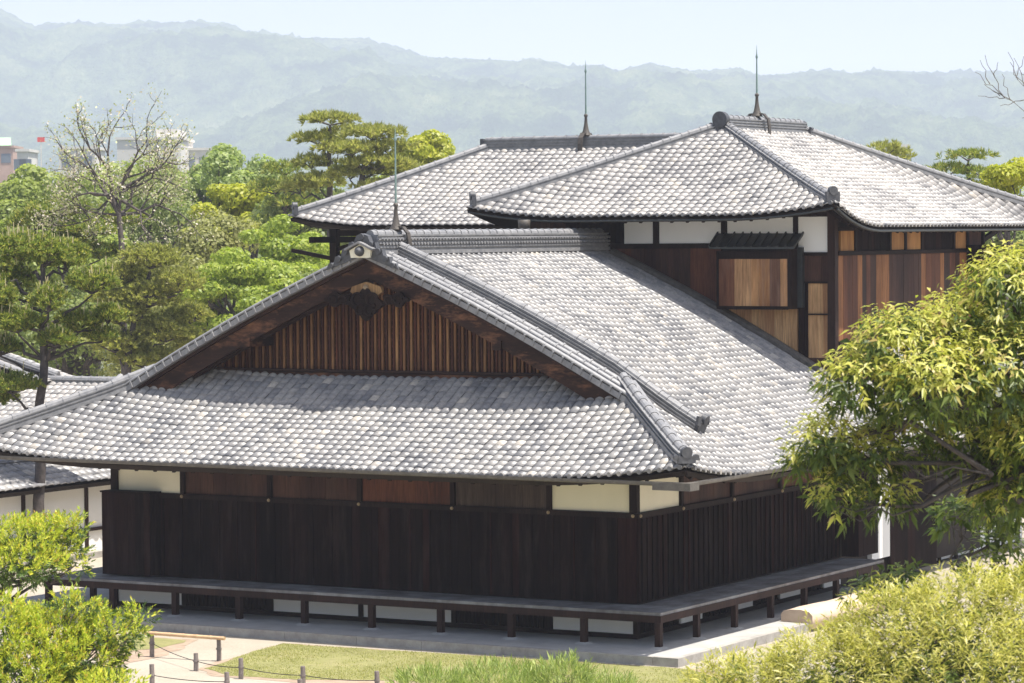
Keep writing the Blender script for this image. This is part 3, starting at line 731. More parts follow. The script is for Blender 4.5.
# veranda
DV = 0.93; VE = 8.62; XL = -W_-1.0
vd = MB()
def plankrow(x0, x1, y0, y1, along):
    if along == 'x':
        n = 5; 
        for k in range(n):
            xx = x0
            while xx < x1:
                L = random.uniform(2.2, 3.4); xe = min(xx+L, x1); a = y0+(y1-y0)*k/n
                vd.box(xx+0.002, xe-0.002, a+0.003, a+(y1-y0)/n-0.003, -0.05, random.uniform(-0.003, 0.003)); xx = xe
    else:
        n = 5
        for k in range(n):
            yy = y0
            while yy < y1:
                L = random.uniform(2.2, 3.4); ye = min(yy+L, y1); a = x0+(x1-x0)*k/n
                vd.box(a+0.003, a+(x1-x0)/n-0.003, yy+0.002, ye-0.002, -0.05, random.uniform(-0.003, 0.003)); yy = ye
plankrow(XL, DV, -DV, -0.04, 'x'); plankrow(0.045, DV, -0.037, VE, 'y'); plankrow(XL, -W_-0.06, -0.037, 9, 'y')
ver = H.part('veranda', vd, M['deck'])
mb = MB(); mb.box(XL-0.01, DV+0.012, -DV-0.012, -DV+0.07, -0.17, -0.052); mb.box(DV-0.07, DV+0.012, -DV+0.072, VE, -0.17, -0.052); mb.box(XL-0.01, XL+0.07, -DV+0.072, 9, -0.17, -0.052)
H.part('edge_beam', mb, M['post'], ver)
xs = list(np.linspace(-10.6, 0.87, 9))+[XL+0.06]
for x in xs:
    mb = MB(); mb.box(x-0.052, x+0.052, -0.94, -0.83, -0.585, -0.172); H.part('veranda_post', mb, M['post'], ver)
    mb = MB(); mb.lathe((x, -0.885, -0.606), [(0.0, 0.03), (0.12, 0.028), (0.17, 0.0)], 9); H.part('footing_stone', mb, M['stone'], ver)
    mb = MB(); mb.box(x-0.03, x+0.03, -0.82, -0.02, -0.15, -0.055); H.part('joist', mb, M['frame'], ver)
for y in (0.55, 2.05, 3.55, 5.0, 6.45, 7.9):
    mb = MB(); mb.box(0.82, 0.92, y-0.05, y+0.05, -0.585, -0.172); H.part('veranda_post', mb, M['post'], ver)
    mb = MB(); mb.lathe((0.87, y, -0.606), [(0.0, 0.03), (0.12, 0.028), (0.17, 0.0)], 9); H.part('footing_stone', mb, M['stone'], ver)
for y in (0.5, 2.4):
    mb = MB(); mb.box(XL+0.0, XL+0.1, y-0.05, y+0.05, -0.585, -0.172); H.part('veranda_post', mb, M['post'], ver)
rafters_along(H, fF, [x for x in np.arange(-W_-1.2, 1.3, 0.42)], 1.9)
rafters_along(H, fR, [y for y in np.arange(-1.2, 8.9, 0.42)], 1.9)
# hip rafters
for face in (fR, fL):
    mb = MB(); mb.beam(face.P(-E_+0.12, 0.12, -0.17)[0], face.P(0, 1.95, -0.2)[0], 0.12, 0.14); H.part('hip_rafter', mb, M['frame'])
# gutters with the corner box
GU = 2.285; go = E_+0.05
gprof = [(-0.045, 0.03), (-0.04, -0.015), (-0.02, -0.035), (0.02, -0.035), (0.04, -0.015), (0.045, 0.03), (0.034, 0.03), (0.02, -0.02), (-0.02, -0.02), (-0.034, 0.03)]
mb = MB(); mb.sweep([(-W_-E_+0.5, -go, GU+0.03), (XR, -go, GU+0.015), (go-0.3, -go, GU)], gprof)
mb.sweep([(go, -go+0.2, GU), (go, 10.4, GU+0.02)], gprof); gt = H.part('gutter', mb, M['gutter'])
mb = MB(); mb.box(go-0.62, go+0.08, -go-0.08, -go+0.07, GU-0.1, GU+0.03); mb.box(go-0.07, go+0.08, -go+0.072, -go+0.25, GU-0.1, GU+0.03); H.part('gutter_corner_box', mb, M['gutter'], gt)

# =================================================================== UPPER HALL (behind)
ux0, ux1, uy0, uy1 = -8.05, 0.25, 7.9, 19.4
kk = 4.15/3.65
uF = Face((0, uy0, 0), (1, 0, 0), (0, 1, 0), ux0, ux1, 3.65, 6.74, 8.62, 0.22, 0.22, 2.4, 3.65, 3.65, kk, kk, 1.06)
uB = Face((0, uy1, 0), (1, 0, 0), (0, -1, 0), ux0, ux1, uy1-15.27, 6.62, 8.62, 0.34, 0.34, 2.4, uy1-15.27, uy1-15.27, 4.15/(uy1-15.27), 4.15/(uy1-15.27), 1.06)
kb = (uy1-15.27)/4.15
uR = Face((ux1, 0, 0), (0, 1, 0), (-1, 0, 0), uy0, uy1, 4.15, 6.50, 8.62, 0.46, 0.46, 2.2, 4.15, 4.15, 1/kk, kb, 1.06)
uR.span1 = 1.3; uR.l1 = 0.34
uL = Face((ux0, 0, 0), (0, 1, 0), (1, 0, 0), uy0, uy1, 4.15, 6.60, 8.62, 0.36, 0.36, 2.4, 4.15, 4.15, 1/kk, kb, 1.06)
U = Thing('palace_hall', (-4, 13, -0.6), 'taller timber hall with hipped pale tiled roof, rising behind the front hall on the right', 'palace building')
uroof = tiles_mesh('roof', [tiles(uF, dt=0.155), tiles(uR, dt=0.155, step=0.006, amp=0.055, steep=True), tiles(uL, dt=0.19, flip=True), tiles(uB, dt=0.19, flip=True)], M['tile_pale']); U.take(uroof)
dk = MB()
for f_ in (uF, uR, uL, uB): deck(dk, f_, off=-0.04, th=0.08, ns=44)
U.part('roof_soffit', dk, M['soffit'])
mb = MB()
for face, rev in ((uF, False), (uR, False)):
    a = float(face.smin(np.float64(0))); b = float(face.smax(np.float64(0))); x = math.ceil(a/DS)*DS
    while x < b-0.2:
        p = face.P(x+0.82*DS, 0.0, 0.03)[0]; mb.tube([p+face.dT*0.02, p-face.dT*0.04], 0.04, 7); x += DS
U.part('eave_edging', mb, M['tile'], uroof)
xm = (ux0+ux1)/2
def hip_line(T_, face, end, n, parent, base=0.2, lay=1, r_=0.07, t1=None, mat='tile_dark', oni_f=None, extra=0.02):
    t1 = t1 or face.T
    fn = (lambda t: float(face.smin(np.float64(t)))) if end == 0 else (lambda t: float(face.smax(np.float64(t))))
    hp = [face.P(fn(t), t, 0.02)[0]+np.array((0, 0, extra)) for t in np.linspace(0.12, t1-0.05, n)]
    pr, tp = layered(base, lay, 0.05, r_, 0.016)
    mb = MB(); mb.sweep(hp[::-1], pr); ridge_joints(mb, hp, r_, tp, 0.26); T_.part('hip_ridge', mb, M[mat], parent)
    c = hp[0]; f = hp[0]-hp[1]; f[2] = 0; f /= np.linalg.norm(f); mb = MB(); sd2 = np.array((-f[1], f[0], 0))
    mb.beam(c+np.array((0, 0, 0.04)), c+f*0.09+np.array((0, 0, 0.04)), 0.28, 0.2); mb.tube([c+np.array((0, 0, 0.16)), c+f*0.11+np.array((0, 0, 0.16))], 0.09, 10)
    T_.part('hip_end_tile', mb, M['oni'], parent)
hip_line(U, uF, 0, 14, uroof, mat='tile_dark'); hip_line(U, uF, 1, 14, uroof); hip_line(U, uR, 1, 14, uroof); hip_line(U, uB, 0, 14, uroof)
pr, tp = layered(0.36, 3, 0.06, 0.07)
mb = MB(); ry0, ry1 = uy0+3.65-0.1, 15.37
mb.sweep([(xm, ry0, 8.62), (xm, ry1, 8.62)], pr); ridge_joints(mb, [(xm, ry0, 8.62), (xm, ry1, 8.62)], 0.07, tp, 0.26); U.part('ridge', mb, M['tile_dark'], uroof)
for ye, s_ in ((ry0, -1), (ry1, 1)):
    mb = MB()
    mb.tube([(xm, ye, 8.77), (xm, ye+s_*0.16, 8.77)], 0.17 if s_ < 0 else 0.08, 16); mb.box(xm-0.26, xm+0.26, ye-0.05 if s_ > 0 else ye-0.14, ye+0.14 if s_ > 0 else ye+0.05, 8.52, 8.66)
    for q in (-1, 1): mb.tube([(xm+q*0.22, ye, 8.66), (xm+q*0.22, ye+s_*0.12, 8.66)], 0.05, 8)
    U.part('ridge_end_tile', mb, M['oni'], uroof)
# walls
UY = 9.2; UX = -0.35; UW = -7.3
core = MB(); core.box(UW+0.06, UX-0.08, UY+0.08, 17.2, -0.6, 6.72); U.part('wall_core', core, M['soffit'])
def ux(px_): return float(aY(px_, 240, UY)[0])
rz = lambda x: max(-0.6, (float(fR.z(np.float64(9.0), np.float64(E_-x))) if x > XR else float(fR.z(np.float64(9.0), np.float64(E_-(2*XR-x)))))-0.1)
def fpanel(name, x0, x1, z0, z1, mat, y=UY, wd=0.2, label=None, plain=False):
    mb = MB()
    if plain: mb.box(x0, x1, y-0.03, y+0.05, z0 if not callable(z0) else z0(x0, x1)[0], z1)
    else: boards(mb, 'x', y, x0, x1, z0, z1, wd, 0.06)
    return U.part(name, mb, M[mat], label=label)
low = lambda a, b: (rz(a), rz(b))
LZ = 6.16
fpanel('upper_slats', ux(566), ux(624), 6.2, 6.66, 'dark_wood', wd=0.12)
fpanel('plaster_panel', ux(625), ux(654), LZ+0.03, 6.70, 'white', plain=True)
fpanel('plaster_panel', ux(660), ux(722), LZ+0.03, 6.70, 'white', plain=True)
fpanel('plaster_panel', ux(728), ux(794), LZ+0.03, 6.70, 'white', plain=True)
fpanel('plaster_panel', ux(799), ux(832), 6.0, 6.76, 'white', plain=True)
for p0, p1 in ((654, 660), (722, 728), (794, 799)):
    mb = MB(); mb.box(ux(p0), ux(p1), UY-0.05, UY+0.05, 6.02 if p0 > 790 else LZ+0.03, 6.7); U.part('post', mb, M['frame'])
mb = MB(); mb.box(ux(598), ux(799), UY-0.06, UY+0.05, LZ-0.07, LZ+0.028); mb.box(ux(799)+0.002, ux(832), UY-0.06, UY+0.05, 5.93, 5.998); U.part('lintel', mb, M['frame'])
fpanel('board_wall', ux(560), ux(631), low, LZ-0.075, 'red_board', wd=0.3)
fpanel('board_wall', ux(631), ux(690), low, LZ-0.075, 'brown_board', wd=0.16)
fpanel('board_wall', ux(690), ux(721), low, LZ-0.075, 'red_board', wd=0.3)
fpanel('board_wall', ux(721), ux(797), low, 5.2, 'pale_cedar', wd=0.17, label='bare pale cedar boards below the projecting window')
fpanel('board_wall', ux(799), ux(832), 5.42, 5.928, 'brown_board', wd=0.22)
fpanel('board_wall', ux(799), ux(808), low, 5.40, 'dark_wood', wd=0.15)
fpanel('board_wall', ux(808), ux(832), 4.78, 5.38, 'pale_cedar', wd=0.16, label='pale cedar boards beside the corner post')
fpanel('board_wall', ux(808), ux(832), 3.9, 4.75, 'pale_cedar', wd=0.16)
fpanel('board_wall', ux(808), ux(836), low, 3.9, 'brown_board', wd=0.16)
mb = MB(); mb.box(ux(799), ux(832), UY-0.04, UY+0.03, 5.38, 5.42); mb.box(ux(808), ux(832), UY-0.04, UY+0.03, 4.75, 4.78); U.part('rail', mb, M['frame'])
mb = MB(); mb.box(UX-0.13, UX+0.035, UY-0.07, UY+0.09, 3.2, 6.8); U.part('corner_post', mb, M['post'])
fpanel('board_wall', UW, ux(566), low, 6.66, 'brown_board', wd=0.25)
mb = MB(); mb.box(UW, UX+0.03, UY-0.06, UY+0.05, 6.705, 6.8); mb.box(UX-0.05, UX+0.05, UY+0.1, 17.25, 6.42, 6.5); U.part('wall_plate', mb, M['frame'])
# flashing where the roof meets the wall
for sx in (1, -1):
    face = fR if sx > 0 else fL
    mb = MB(); mb.sweep([face.P(9.1, t, 0.05)[0] for t in np.linspace(TT-0.25, 2.35, 20)], [(-0.07, -0.05), (0.07, -0.05), (0.07, 0.05), (0.0, 0.09), (-0.07, 0.09)]); U.part('wall_flashing', mb, M['gutter'])
# projecting boarded window with a metal roof
by = UY-0.38
bl, br = float(aY(718, 280, by)[0]), float(aY(787.5, 280, by)[0])
zt_, zb_ = float(aY(750, 259, by)[2]), float(aY(750, 306, by)[2])
mb = MB(); boards(mb, 'x', by, bl+0.02, br, zb_, zt_, 0.19, 0.04, jit=0.012)
bay = U.part('bay_window', mb, M['warm_board'], label='projecting window boarded with pale and brown cedar planks')
mb = MB(); mb.box(bl-0.03, br+0.04, by+0.0, by+0.06, zt_+0.002, zt_+0.16); mb.box(bl-0.03, bl+0.02, by-0.012, UY, zb_-0.06, zt_+0.16); mb.box(br+0.002, br+0.09, by-0.012, UY, zb_-0.06, zt_+0.2); mb.box(bl+0.021, br, by-0.012, by+0.04, zb_-0.07, zb_-0.002)
mb.box(bl+0.02, br, by+0.06, UY, zb_-0.06, zb_-0.02); U.part('bay_frame', mb, M['frame'], bay)
mb = MB(); mb.box(br+0.091, br+0.2, UY-0.12, UY, 4.9, 6.1); U.part('downpipe', mb, M['metal_dark'], bay)
mb = MB()
a0 = aY(709, 247, by-0.14); a1 = aY(794, 247, by-0.14); b0 = aY(718, 233, UY-0.02); b1 = aY(803.5, 233, UY-0.02)
mb.add([a0, a1, b1, b0, a0-(0, 0, 0.04), a1-(0, 0, 0.04), b1-(0, 0, 0.04), b0-(0, 0, 0.04)], [(0,1,2,3), (7,6,5,4), (0,4,5,1), (1,5,6,2), (3,2,6,7), (0,3,7,4)])
for k in range(11):
    f = k/10; mb.beam(a0*(1-f)+a1*f+(0, 0, 0.015), b0*(1-f)+b1*f+(0, 0, 0.015), 0.03, 0.035)
U.part('bay_roof', mb, M['metal_dark'], bay)
# east wall
def uyy(px_, z=5.8): return float(aX(px_, 245, UX)[1])
def spanel(name, y0, y1, z0, z1, mat, wd=0.2, plain=False, label=None, jit=0.006):
    mb = MB()
    if plain: mb.box(UX-0.05, UX, y0, y1, z0, z1)
    else: boards(mb, 'y', UX, y0, y1, z0, z1, wd, 0.05, out=1, jit=jit)
    return U.part(name, mb, M[mat], label=label)
SL = 5.98
for p0, p1, mt in ((841, 854, 'orange_board'), (855, 889, 'dark_wood'), (890, 904, 'orange_board'), (906, 921, 'orange_board'), (922, 953, 'dark_wood'), (954, 966, 'orange_board'), (968, 981, 'red_board')):
    spanel('upper_panel', uyy(p0), uyy(p1), SL+0.04, 6.42, mt, wd=0.16 if mt == 'dark_wood' else 0.6, plain=(mt != 'dark_wood'))
for p in (855, 889.5, 905, 921.5, 953.5, 967, 983):
    mb = MB(); y = uyy(p); mb.box(UX-0.05, UX+0.03, y-0.05, y+0.05, SL+0.03, 6.42); U.part('post', mb, M['frame'])
mb = MB(); mb.box(UX-0.05, UX+0.05, UY+0.092, 17.25, SL-0.05, SL+0.028); U.part('lintel', mb, M['frame'])
spanel('board_wall', UY+0.1, uyy(889), 4.22, SL-0.052, 'mixed_board', wd=0.24)
spanel('board_wall', uyy(889), uyy(921), 4.22, SL-0.052, 'brown_board', wd=0.2)
spanel('board_wall', uyy(921), 17.2, 4.22, SL-0.052, 'mixed_board', wd=0.27)
mb = MB(); mb.box(UX-0.05, UX+0.06, UY+0.092, 17.25, 4.12, 4.218); U.part('rail', mb, M['frame'])
mb = MB(); mb.box(UX-0.05, UX, UY+0.1, 17.2, 3.0, 4.118); U.part('board_wall', mb, M['brown_board'])
bx = aX(990, 262, UX+0.5); mb = MB(); boards(mb, 'y', UX+0.5, 16.2, 17.4, 5.5, 6.05, 0.2, 0.04, out=1); mb.box(UX, UX+0.46, 16.2, 16.24, 5.5, 6.05); mb.box(UX, UX+0.46, 17.36, 17.4, 5.5, 6.05); mb.box(UX, UX+0.53, 16.17, 17.43, 6.052, 6.09)
U.part('shutter_box', mb, M['dark_wood'])
mb = MB(); mb.beam((UX-0.2, 17.3, 6.1), (UX-0.2, 18.6, 6.42), 0.09, 0.1); mb.beam((UX-0.1, 17.25, 4.3), (UX-0.1, 17.25, 6.5), 0.14, 0.14, up=(0, 1, 0)); U.part('eave_brace', mb, M['frame'])
rafters_along(U, uF, [x for x in np.arange(-7.6, 0.0, 0.35)], 1.3, 0.1, 0.07, -0.16, 0.06)
rafters_along(U, uR, [y for y in np.arange(8.6, 18.3, 0.35)], 0.62, 0.1, 0.07, -0.16, 0.06)
# thin gutter along both eaves following the corner lift
for face in (uF, uR):
    a = float(face.smin(np.float64(0))); b = float(face.smax(np.float64(0)))
    mb = MB(); mb.sweep([face.P(s_, -0.05, -0.07)[0] for s_ in np.linspace(a+0.05, b-0.05, 40)], [(0.025*math.cos(k), 0.025*math.sin(k)) for k in np.linspace(0, 2*math.pi, 7)[:-1]], True); U.part('gutter', mb, M['metal_dark'])
mb = MB(); p = uF.P(-6.65, -0.08, -0.05)[0]; mb.lathe((p[0], p[1], p[2]-0.3), [(0.0, 0), (0.07, 0), (0.09, 0.1), (0.13, 0.14), (0.14, 0.3), (0.12, 0.3), (0.1, 0.15)], 8); U.part('rain_head', mb, M['iron'])
# lower storey, east side: white panel, dark wall, brown louvred wall
mb = MB(); mb.box(-0.1, 0.0, float(aX(872, 553, 0)[1]), float(aX(890, 553, 0)[1]), -0.2, 1.6); U.part('plaster_panel', mb, M['white'], label='narrow white panel behind the right hand tree')
mb = MB(); boards(mb, 'y', 0.0, 11.12, 13.6, -0.6, 2.2, 0.2, 0.06, out=1); U.part('board_wall', mb, M['dark_wood'])
mb = MB(); boards(mb, 'y', 0.0, 9.2, 11.1, 1.62, 2.2, 0.2, 0.06, out=1); U.part('board_wall', mb, M['brown_board'])
mb = MB(); mb.box(-0.3, -0.1, 9.2, 13.6, -0.6, 3.3); U.part('wall_core', mb, M['soffit'])
mb = MB()
z = -0.05
while z < 2.1: mb.box(-0.62, -0.58, 13.6, 20.2, z, z+0.075); z += 0.09
U.part('louvred_wall', mb, M['red_board'])
mb = MB(); y = 14.2
while y < 20.3: mb.box(-0.66, -0.55, y-0.05, y+0.05, -0.75, 2.2); y += 0.95
U.part('louvre_posts', mb, M['frame'])
mb = MB(); mb.box(-0.75, -0.63, 13.6, 20.3, -0.7, 2.2); mb.box(-0.66, -0.5, 13.6, 20.3, -0.16, -0.06); U.part('wall_core', mb, M['soffit'])
mb = MB(); mb.box(-0.63, -0.6, 13.7, 20.2, -0.7, -0.17); U.part('underfloor_panel', mb, M['white'])
# lean-to roof along the east side
lt = Face((1.25, 0, 0), (0, 1, 0), (-1, 0, 0), 10.75, 20.6, 1.6, 3.25, 3.98, 0, 0, 3)
o = tiles_mesh('lean_to_roof', [tiles(lt, dt=0.2)], M['tile']); U.take(o); dk = MB(); deck(dk, lt); U.part('lean_to_soffit', dk, M['soffit'])
mb = MB(); mb.box(UX, 1.2, 10.8, 10.86, 3.0, 3.3); U.part('lean_to_fascia', mb, M['frame'])
# west and north walls for completeness
mb = MB(); boards(mb, 'y', UW, UY, 17.2, 3.0, 6.6, 0.3, 0.06, out=-1); U.part('board_wall', mb, M['brown_board'])

# =================================================================== REAR HALL (left, behind)
lF = Face((0, 12.0, 0), (1, 0, 0), (0, 1, 0), -15.2, -6.9, 3.4, 6.60, 8.40, 0.24, 0, 2.6, 3.4, None, 1, 1, 1.06)
lL = Face((-15.2, 0, 0), (0, 1, 0), (1, 0, 0), 12.0, 18.8, 3.4, 6.60, 8.40, 0.24, 0.24, 2.6, 3.4, 3.4, 1, 1, 1.06)
lB = Face((0, 18.8, 0), (1, 0, 0), (0, -1, 0), -15.2, -6.9, 3.4, 6.60, 8.40, 0.24, 0, 2.6, 3.4, None, 1, 1, 1.06)
LBT = Thing('palace_hall', (-11, 15, -0.6), 'rear hall whose hipped pale tiled roof shows at upper left behind the other two', 'palace building')
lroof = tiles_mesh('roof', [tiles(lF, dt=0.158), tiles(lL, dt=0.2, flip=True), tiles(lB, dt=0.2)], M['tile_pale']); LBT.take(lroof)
dk = MB()
for f_ in (lF, lL, lB): deck(dk, f_, off=-0.04, th=0.08)
LBT.part('roof_soffit', dk, M['soffit'])
hip_line(LBT, lF, 0, 14, lroof, 0.22, 1, 0.075); hip_line(LBT, lB, 0, 14, lroof, 0.22, 1, 0.075)
pr, tp = layered(0.34, 3, 0.065, 0.06)
mb = MB(); mb.sweep([(-11.95, 15.4, 8.4), (-6.9, 15.4, 8.4)], pr); ridge_joints(mb, [(-11.95, 15.4, 8.4), (-6.9, 15.4, 8.4)], 0.06, tp, 0.28); LBT.part('ridge', mb, M['tile_dark'], lroof)
mb = MB(); mb.box(-12.04, -11.952, 15.25, 15.55, 8.35, 8.62); LBT.part('ridge_end_tile', mb, M['oni'], lroof)
mb = MB(); mb.box(-12.2, -6.9, 13.3, 17.5, -0.6, 6.5); LBT.part('wall', mb, M['dark_wood'])
px_c = aY(335, 245, 13.3)
for dx in (0,):
    mb = MB(); mb.box(px_c[0]-0.09, px_c[0]+0.09, 13.2, 13.38, -0.6, 6.55); LBT.part('corner_post', mb, M['frame'])
mb = MB(); mb.beam((-14.9, 13.3, 6.45), (-7, 13.3, 6.45), 0.12, 0.14); mb.beam((px_c[0], 12.3, 6.3), (px_c[0], 17.6, 6.3), 0.12, 0.14); LBT.part('eave_beam', mb, M['frame'])
mb = MB(); mb.beam(px_c+(-1.2, 0, -0.12), px_c+(-0.05, 0, -0.32), 0.07, 0.09); mb.beam(px_c+(0.05, 0, -0.1), px_c+(1.6, 0, 0.25), 0.08, 0.1); mb.beam(px_c+(0, 0, -0.25), px_c+(2.2, 0, -0.25), 0.08, 0.08); LBT.part('eave_brace', mb, M['frame'])

# lightning rods
lightning_rod((XR, float(aX(396, 232, XR)[1]), 6.50), float(aX(396, 130, XR)[2]-6.72), 'thin green lightning rod on the ridge of the low front hall', (1, 0, 0))
p = aX(757, 118, xm); lightning_rod((xm, float(p[1]), 8.88), float(aX(757, 45, xm)[2]-9.18), 'thin lightning rod on the short ridge of the tall right hand hall', (1, 0, 0))
p = aY(586, 139, 15.4); lightning_rod((float(p[0]), 15.4, 8.64), float(aY(586, 60, 15.4)[2]-8.94), 'thin lightning rod on the long ridge of the rear left hall', (0, 1, 0))

# =================================================================== SMALL BUILDINGS AND WALLS
# roofed white plaster wall at the left
C = Thing('plaster_wall', (-18, 3, GZ), 'white plaster corridor wall with brown posts under a small tiled roof, far left', 'wall')
cx = -18.0
mb = MB(); mb.box(cx-0.12, cx, -4, 9.0, GZ, 0.98); cw = C.part('wall_panel', mb, M['white'])
for z0, z1, w_ in ((0.82, 0.94, 0.05), (-0.16, -0.09, 0.06)):
    mb = MB(); mb.box(cx-0.02, cx+w_, -4, 9.0, z0, z1); C.part('beam', mb, M['post'])
y = -3.2
while y < 9:
    mb = MB(); mb.box(cx-0.02, cx+0.04, y-0.05, y+0.05, GZ, 0.815); C.part('post', mb, M['post']); y += 2.22
mb = MB(); mb.box(cx-0.05, cx+0.25, -4, 9, GZ, GZ+0.14); C.part('footing', mb, M['kerb'])
ca = Face((cx+0.42, 0, 0), (0, 1, 0), (-1, 0, 0), -4.2, 9.3, 1.1, 1.0, 1.46, 0, 0, 3); cb_ = Face((cx-1.78, 0, 0), (0, 1, 0), (1, 0, 0), -4.2, 9.3, 1.1, 1.0, 1.46, 0, 0, 3)
cr = tiles_mesh('roof', [tiles(ca, 0.24, 0.24), tiles(cb_, 0.24, 0.24, flip=True)], M['tile']); C.take(cr); dk = MB(); deck(dk, ca, ns=8, nt_=3); deck(dk, cb_, ns=8, nt_=3); C.part('roof_soffit', dk, M['soffit'])
pr, tp = layered(0.24, 1, 0.05, 0.07); mb = MB(); mb.sweep([(cx-0.68, -4.2, 1.46), (cx-0.68, 9.3, 1.46)], pr); ridge_joints(mb, [(cx-0.68, -4.2, 1.46), (cx-0.68, 9.3, 1.46)], 0.07, tp); C.part('ridge', mb, M['tile_dark'], cr)
# garden hall behind it, its ridge to the right of the pine
G = Thing('garden_building', (-20, 13, GZ), 'low building with grey tiled roof half hidden by the pine, left behind the hall', 'building')
ga = Face((0, 10.3, 0), (1, 0, 0), (0, 1, 0), -27, -15.6, 3.4, 1.35, 2.85, 0, 0, 3); gb_ = Face((0, 17.1, 0), (1, 0, 0), (0, -1, 0), -27, -15.6, 3.4, 1.35, 2.85, 0, 0, 3)
gr_ = tiles_mesh('roof', [tiles(ga, 0.215, 0.21), tiles(gb_, 0.215, 0.21, flip=True)], M['tile_pale']); G.take(gr_); dk = MB(); deck(dk, ga, ns=6, nt_=3); deck(dk, gb_, ns=6, nt_=3); G.part('roof_soffit', dk, M['soffit'])
pr, tp = layered(0.34, 3, 0.06, 0.08); mb = MB(); q = [(-27, 13.7, 2.72), (-15.6, 13.7, 2.72)]; mb.sweep(q, pr); ridge_joints(mb, q, 0.08, tp); G.part('ridge', mb, M['tile_dark'], gr_)
q = [ga.P(-21.2, t, 0.04)[0] for t in np.linspace(3.3, 0.4, 8)]; mb = MB(); mb.sweep(q, pr); G.part('descending_ridge', mb, M['tile_dark'], gr_)
mb = MB(); mb.box(-26.5, -16.2, 11.2, 16.2, GZ, 1.6); mb.add([(-16.1, 10.9, 1.55), (-16.1, 16.5, 1.55), (-16.1, 13.7, 2.75)], [(0, 1, 2)]); G.part('wall', mb, M['white'])
for x in np.arange(-26.4, -16, 1.7):
    mb = MB(); mb.box(x-0.06, x+0.06, 11.12, 11.197, GZ, 1.6); G.part('post', mb, M['post'])
# its taller neighbour at the far left
G2 = Thing('garden_building', (-29, 19, GZ), 'higher grey tiled roof with a sloping gable edge at the far left', 'building')
vz = float(aY(0, 362, 15)[2]); vx = float(aY(0, 362, 15)[0])
ha = Face((0, 15, 0), (1, 0, 0), (0, 1, 0), -36, vx+1.6, 4, vz-1.2, vz+0.8, 0, 0, 3); hb = Face((0, 23, 0), (1, 0, 0), (0, -1, 0), -36, vx+1.6, 4, vz-1.2, vz+0.8, 0, 0, 3)
def gslope(s0, s1, z0, z1):   # gable end roof running east-west with slope to +x
    return Face((s1, 0, 0), (0, 1, 0), (-1, 0, 0), 13.2, 14.7, s1-s0, z0, z1, 0, 0, 3)
p0 = aY(0, 362, 14); p1 = aY(50, 377, 14)
hs = gslope(float(p0[0])-3.0, float(p1[0])+0.4, float(p1[2])-0.1, float(p0[2])+0.95)
hr = tiles_mesh('roof', [tiles(hs, 0.215, 0.21)], M['tile_pale']); G2.take(hr); dk = MB(); deck(dk, hs, ns=6, nt_=3); G2.part('roof_soffit', dk, M['soffit'])
pr, tp = layered(0.26, 2, 0.06, 0.08); mb = MB(); q = [hs.P(13.9, t, 0.03)[0] for t in np.linspace(hs.T, 0.1, 6)]; mb.sweep(q, pr); ridge_joints(mb, q, 0.08, tp); q = [hs.P(13.35, t, 0.03)[0] for t in np.linspace(hs.T, 0.1, 6)]; mb.sweep(q, half_round(0.1), True); G2.part('verge_tile', mb, M['tile_dark'], hr)
mb = MB(); mb.box(hs.o[0]-hs.T, hs.o[0]-0.7, 13.5, 14.4, GZ, hs.zm+0.1); G2.part('wall', mb, M['white'])

# tan sheet-covered bench beside the veranda
mb = MB(); prof_ = [(-0.32, -0.2), (-0.33, 0.02), (-0.28, 0.09), (-0.15, 0.12), (0.08, 0.13), (0.26, 0.1), (0.33, 0.03), (0.33, -0.2)]
P_ = [(1.52+random.uniform(-.02, .02), y, -0.5+0.015*math.sin(y*2)) for y in np.linspace(3.3, 6.9, 12)]
mb.sweep(P_, prof_, True); tag(mb.build('covered_pile', M['tan']), 'long low pile under a tan sheet beside the right hand veranda', 'covered pile')

# stakes, rope and bamboo rail
def stake(px_, pyt, pyb, label):
    b = aZ(px_, pyb, GZ); D = float((b-CAM)@_fw); h = (pyb-pyt)*D/FPX
    mb = MB(); mb.tube([(b[0], b[1], GZ-0.05), (b[0]+0.005, b[1], GZ+h*0.6), (b[0], b[1], GZ+h)], [0.042, 0.04, 0.038], 9)
    mb.tube([(b[0], b[1], GZ+h*0.52), (b[0], b[1], GZ+h*0.6)], 0.05, 9)
    o = mb.build('stake', M['stake']); tag(o, label, 'stake', 'grey stakes along the garden path'); return (b[0], b[1], GZ+h*0.56)
k1 = stake(152, 632, 657, 'grey stake under the left end of the bamboo rail')
k2 = stake(219, 639, 661, 'grey stake under the right end of the bamboo rail')
k3 = stake(196, 653, 671, 'short grey stake just below the bamboo rail')
k4 = stake(152, 664, 689, 'leftmost grey stake, standing on the sandy path')
k5 = stake(241, 658, 679, 'grey stake at the lawn corner right of the bamboo rail')
k6 = stake(303, 666, 687, 'grey stake in the middle of the lawn edge')
k7 = stake(227, 672, 694, 'lowest grey stake at the bottom edge, left of the lawn')
k8 = stake(300, 679, 700, 'stake top at the bottom edge below the middle lawn stake')
k9 = stake(377, 671, 692, 'rightmost grey stake at the lawn edge beside the feathery bush')
a = aZ(145, 633, -0.33); a = np.array((k1[0]-0.16, k1[1]-0.04, -0.335)); b = np.array((k2[0]+0.15, k2[1]-0.04, -0.355))
mb = MB(); pts = [a*(1-f)+b*f for f in np.linspace(0, 1, 7)]; mb.tube(pts, 0.032, 9)
for p in pts[1:-1]: mb.tube([p-(b-a)*0.006, p+(b-a)*0.006], 0.036, 9)
tag(mb.build('bamboo_rail', M['bamboo']), 'dry tan bamboo rail tied across two grey stakes', 'rail')
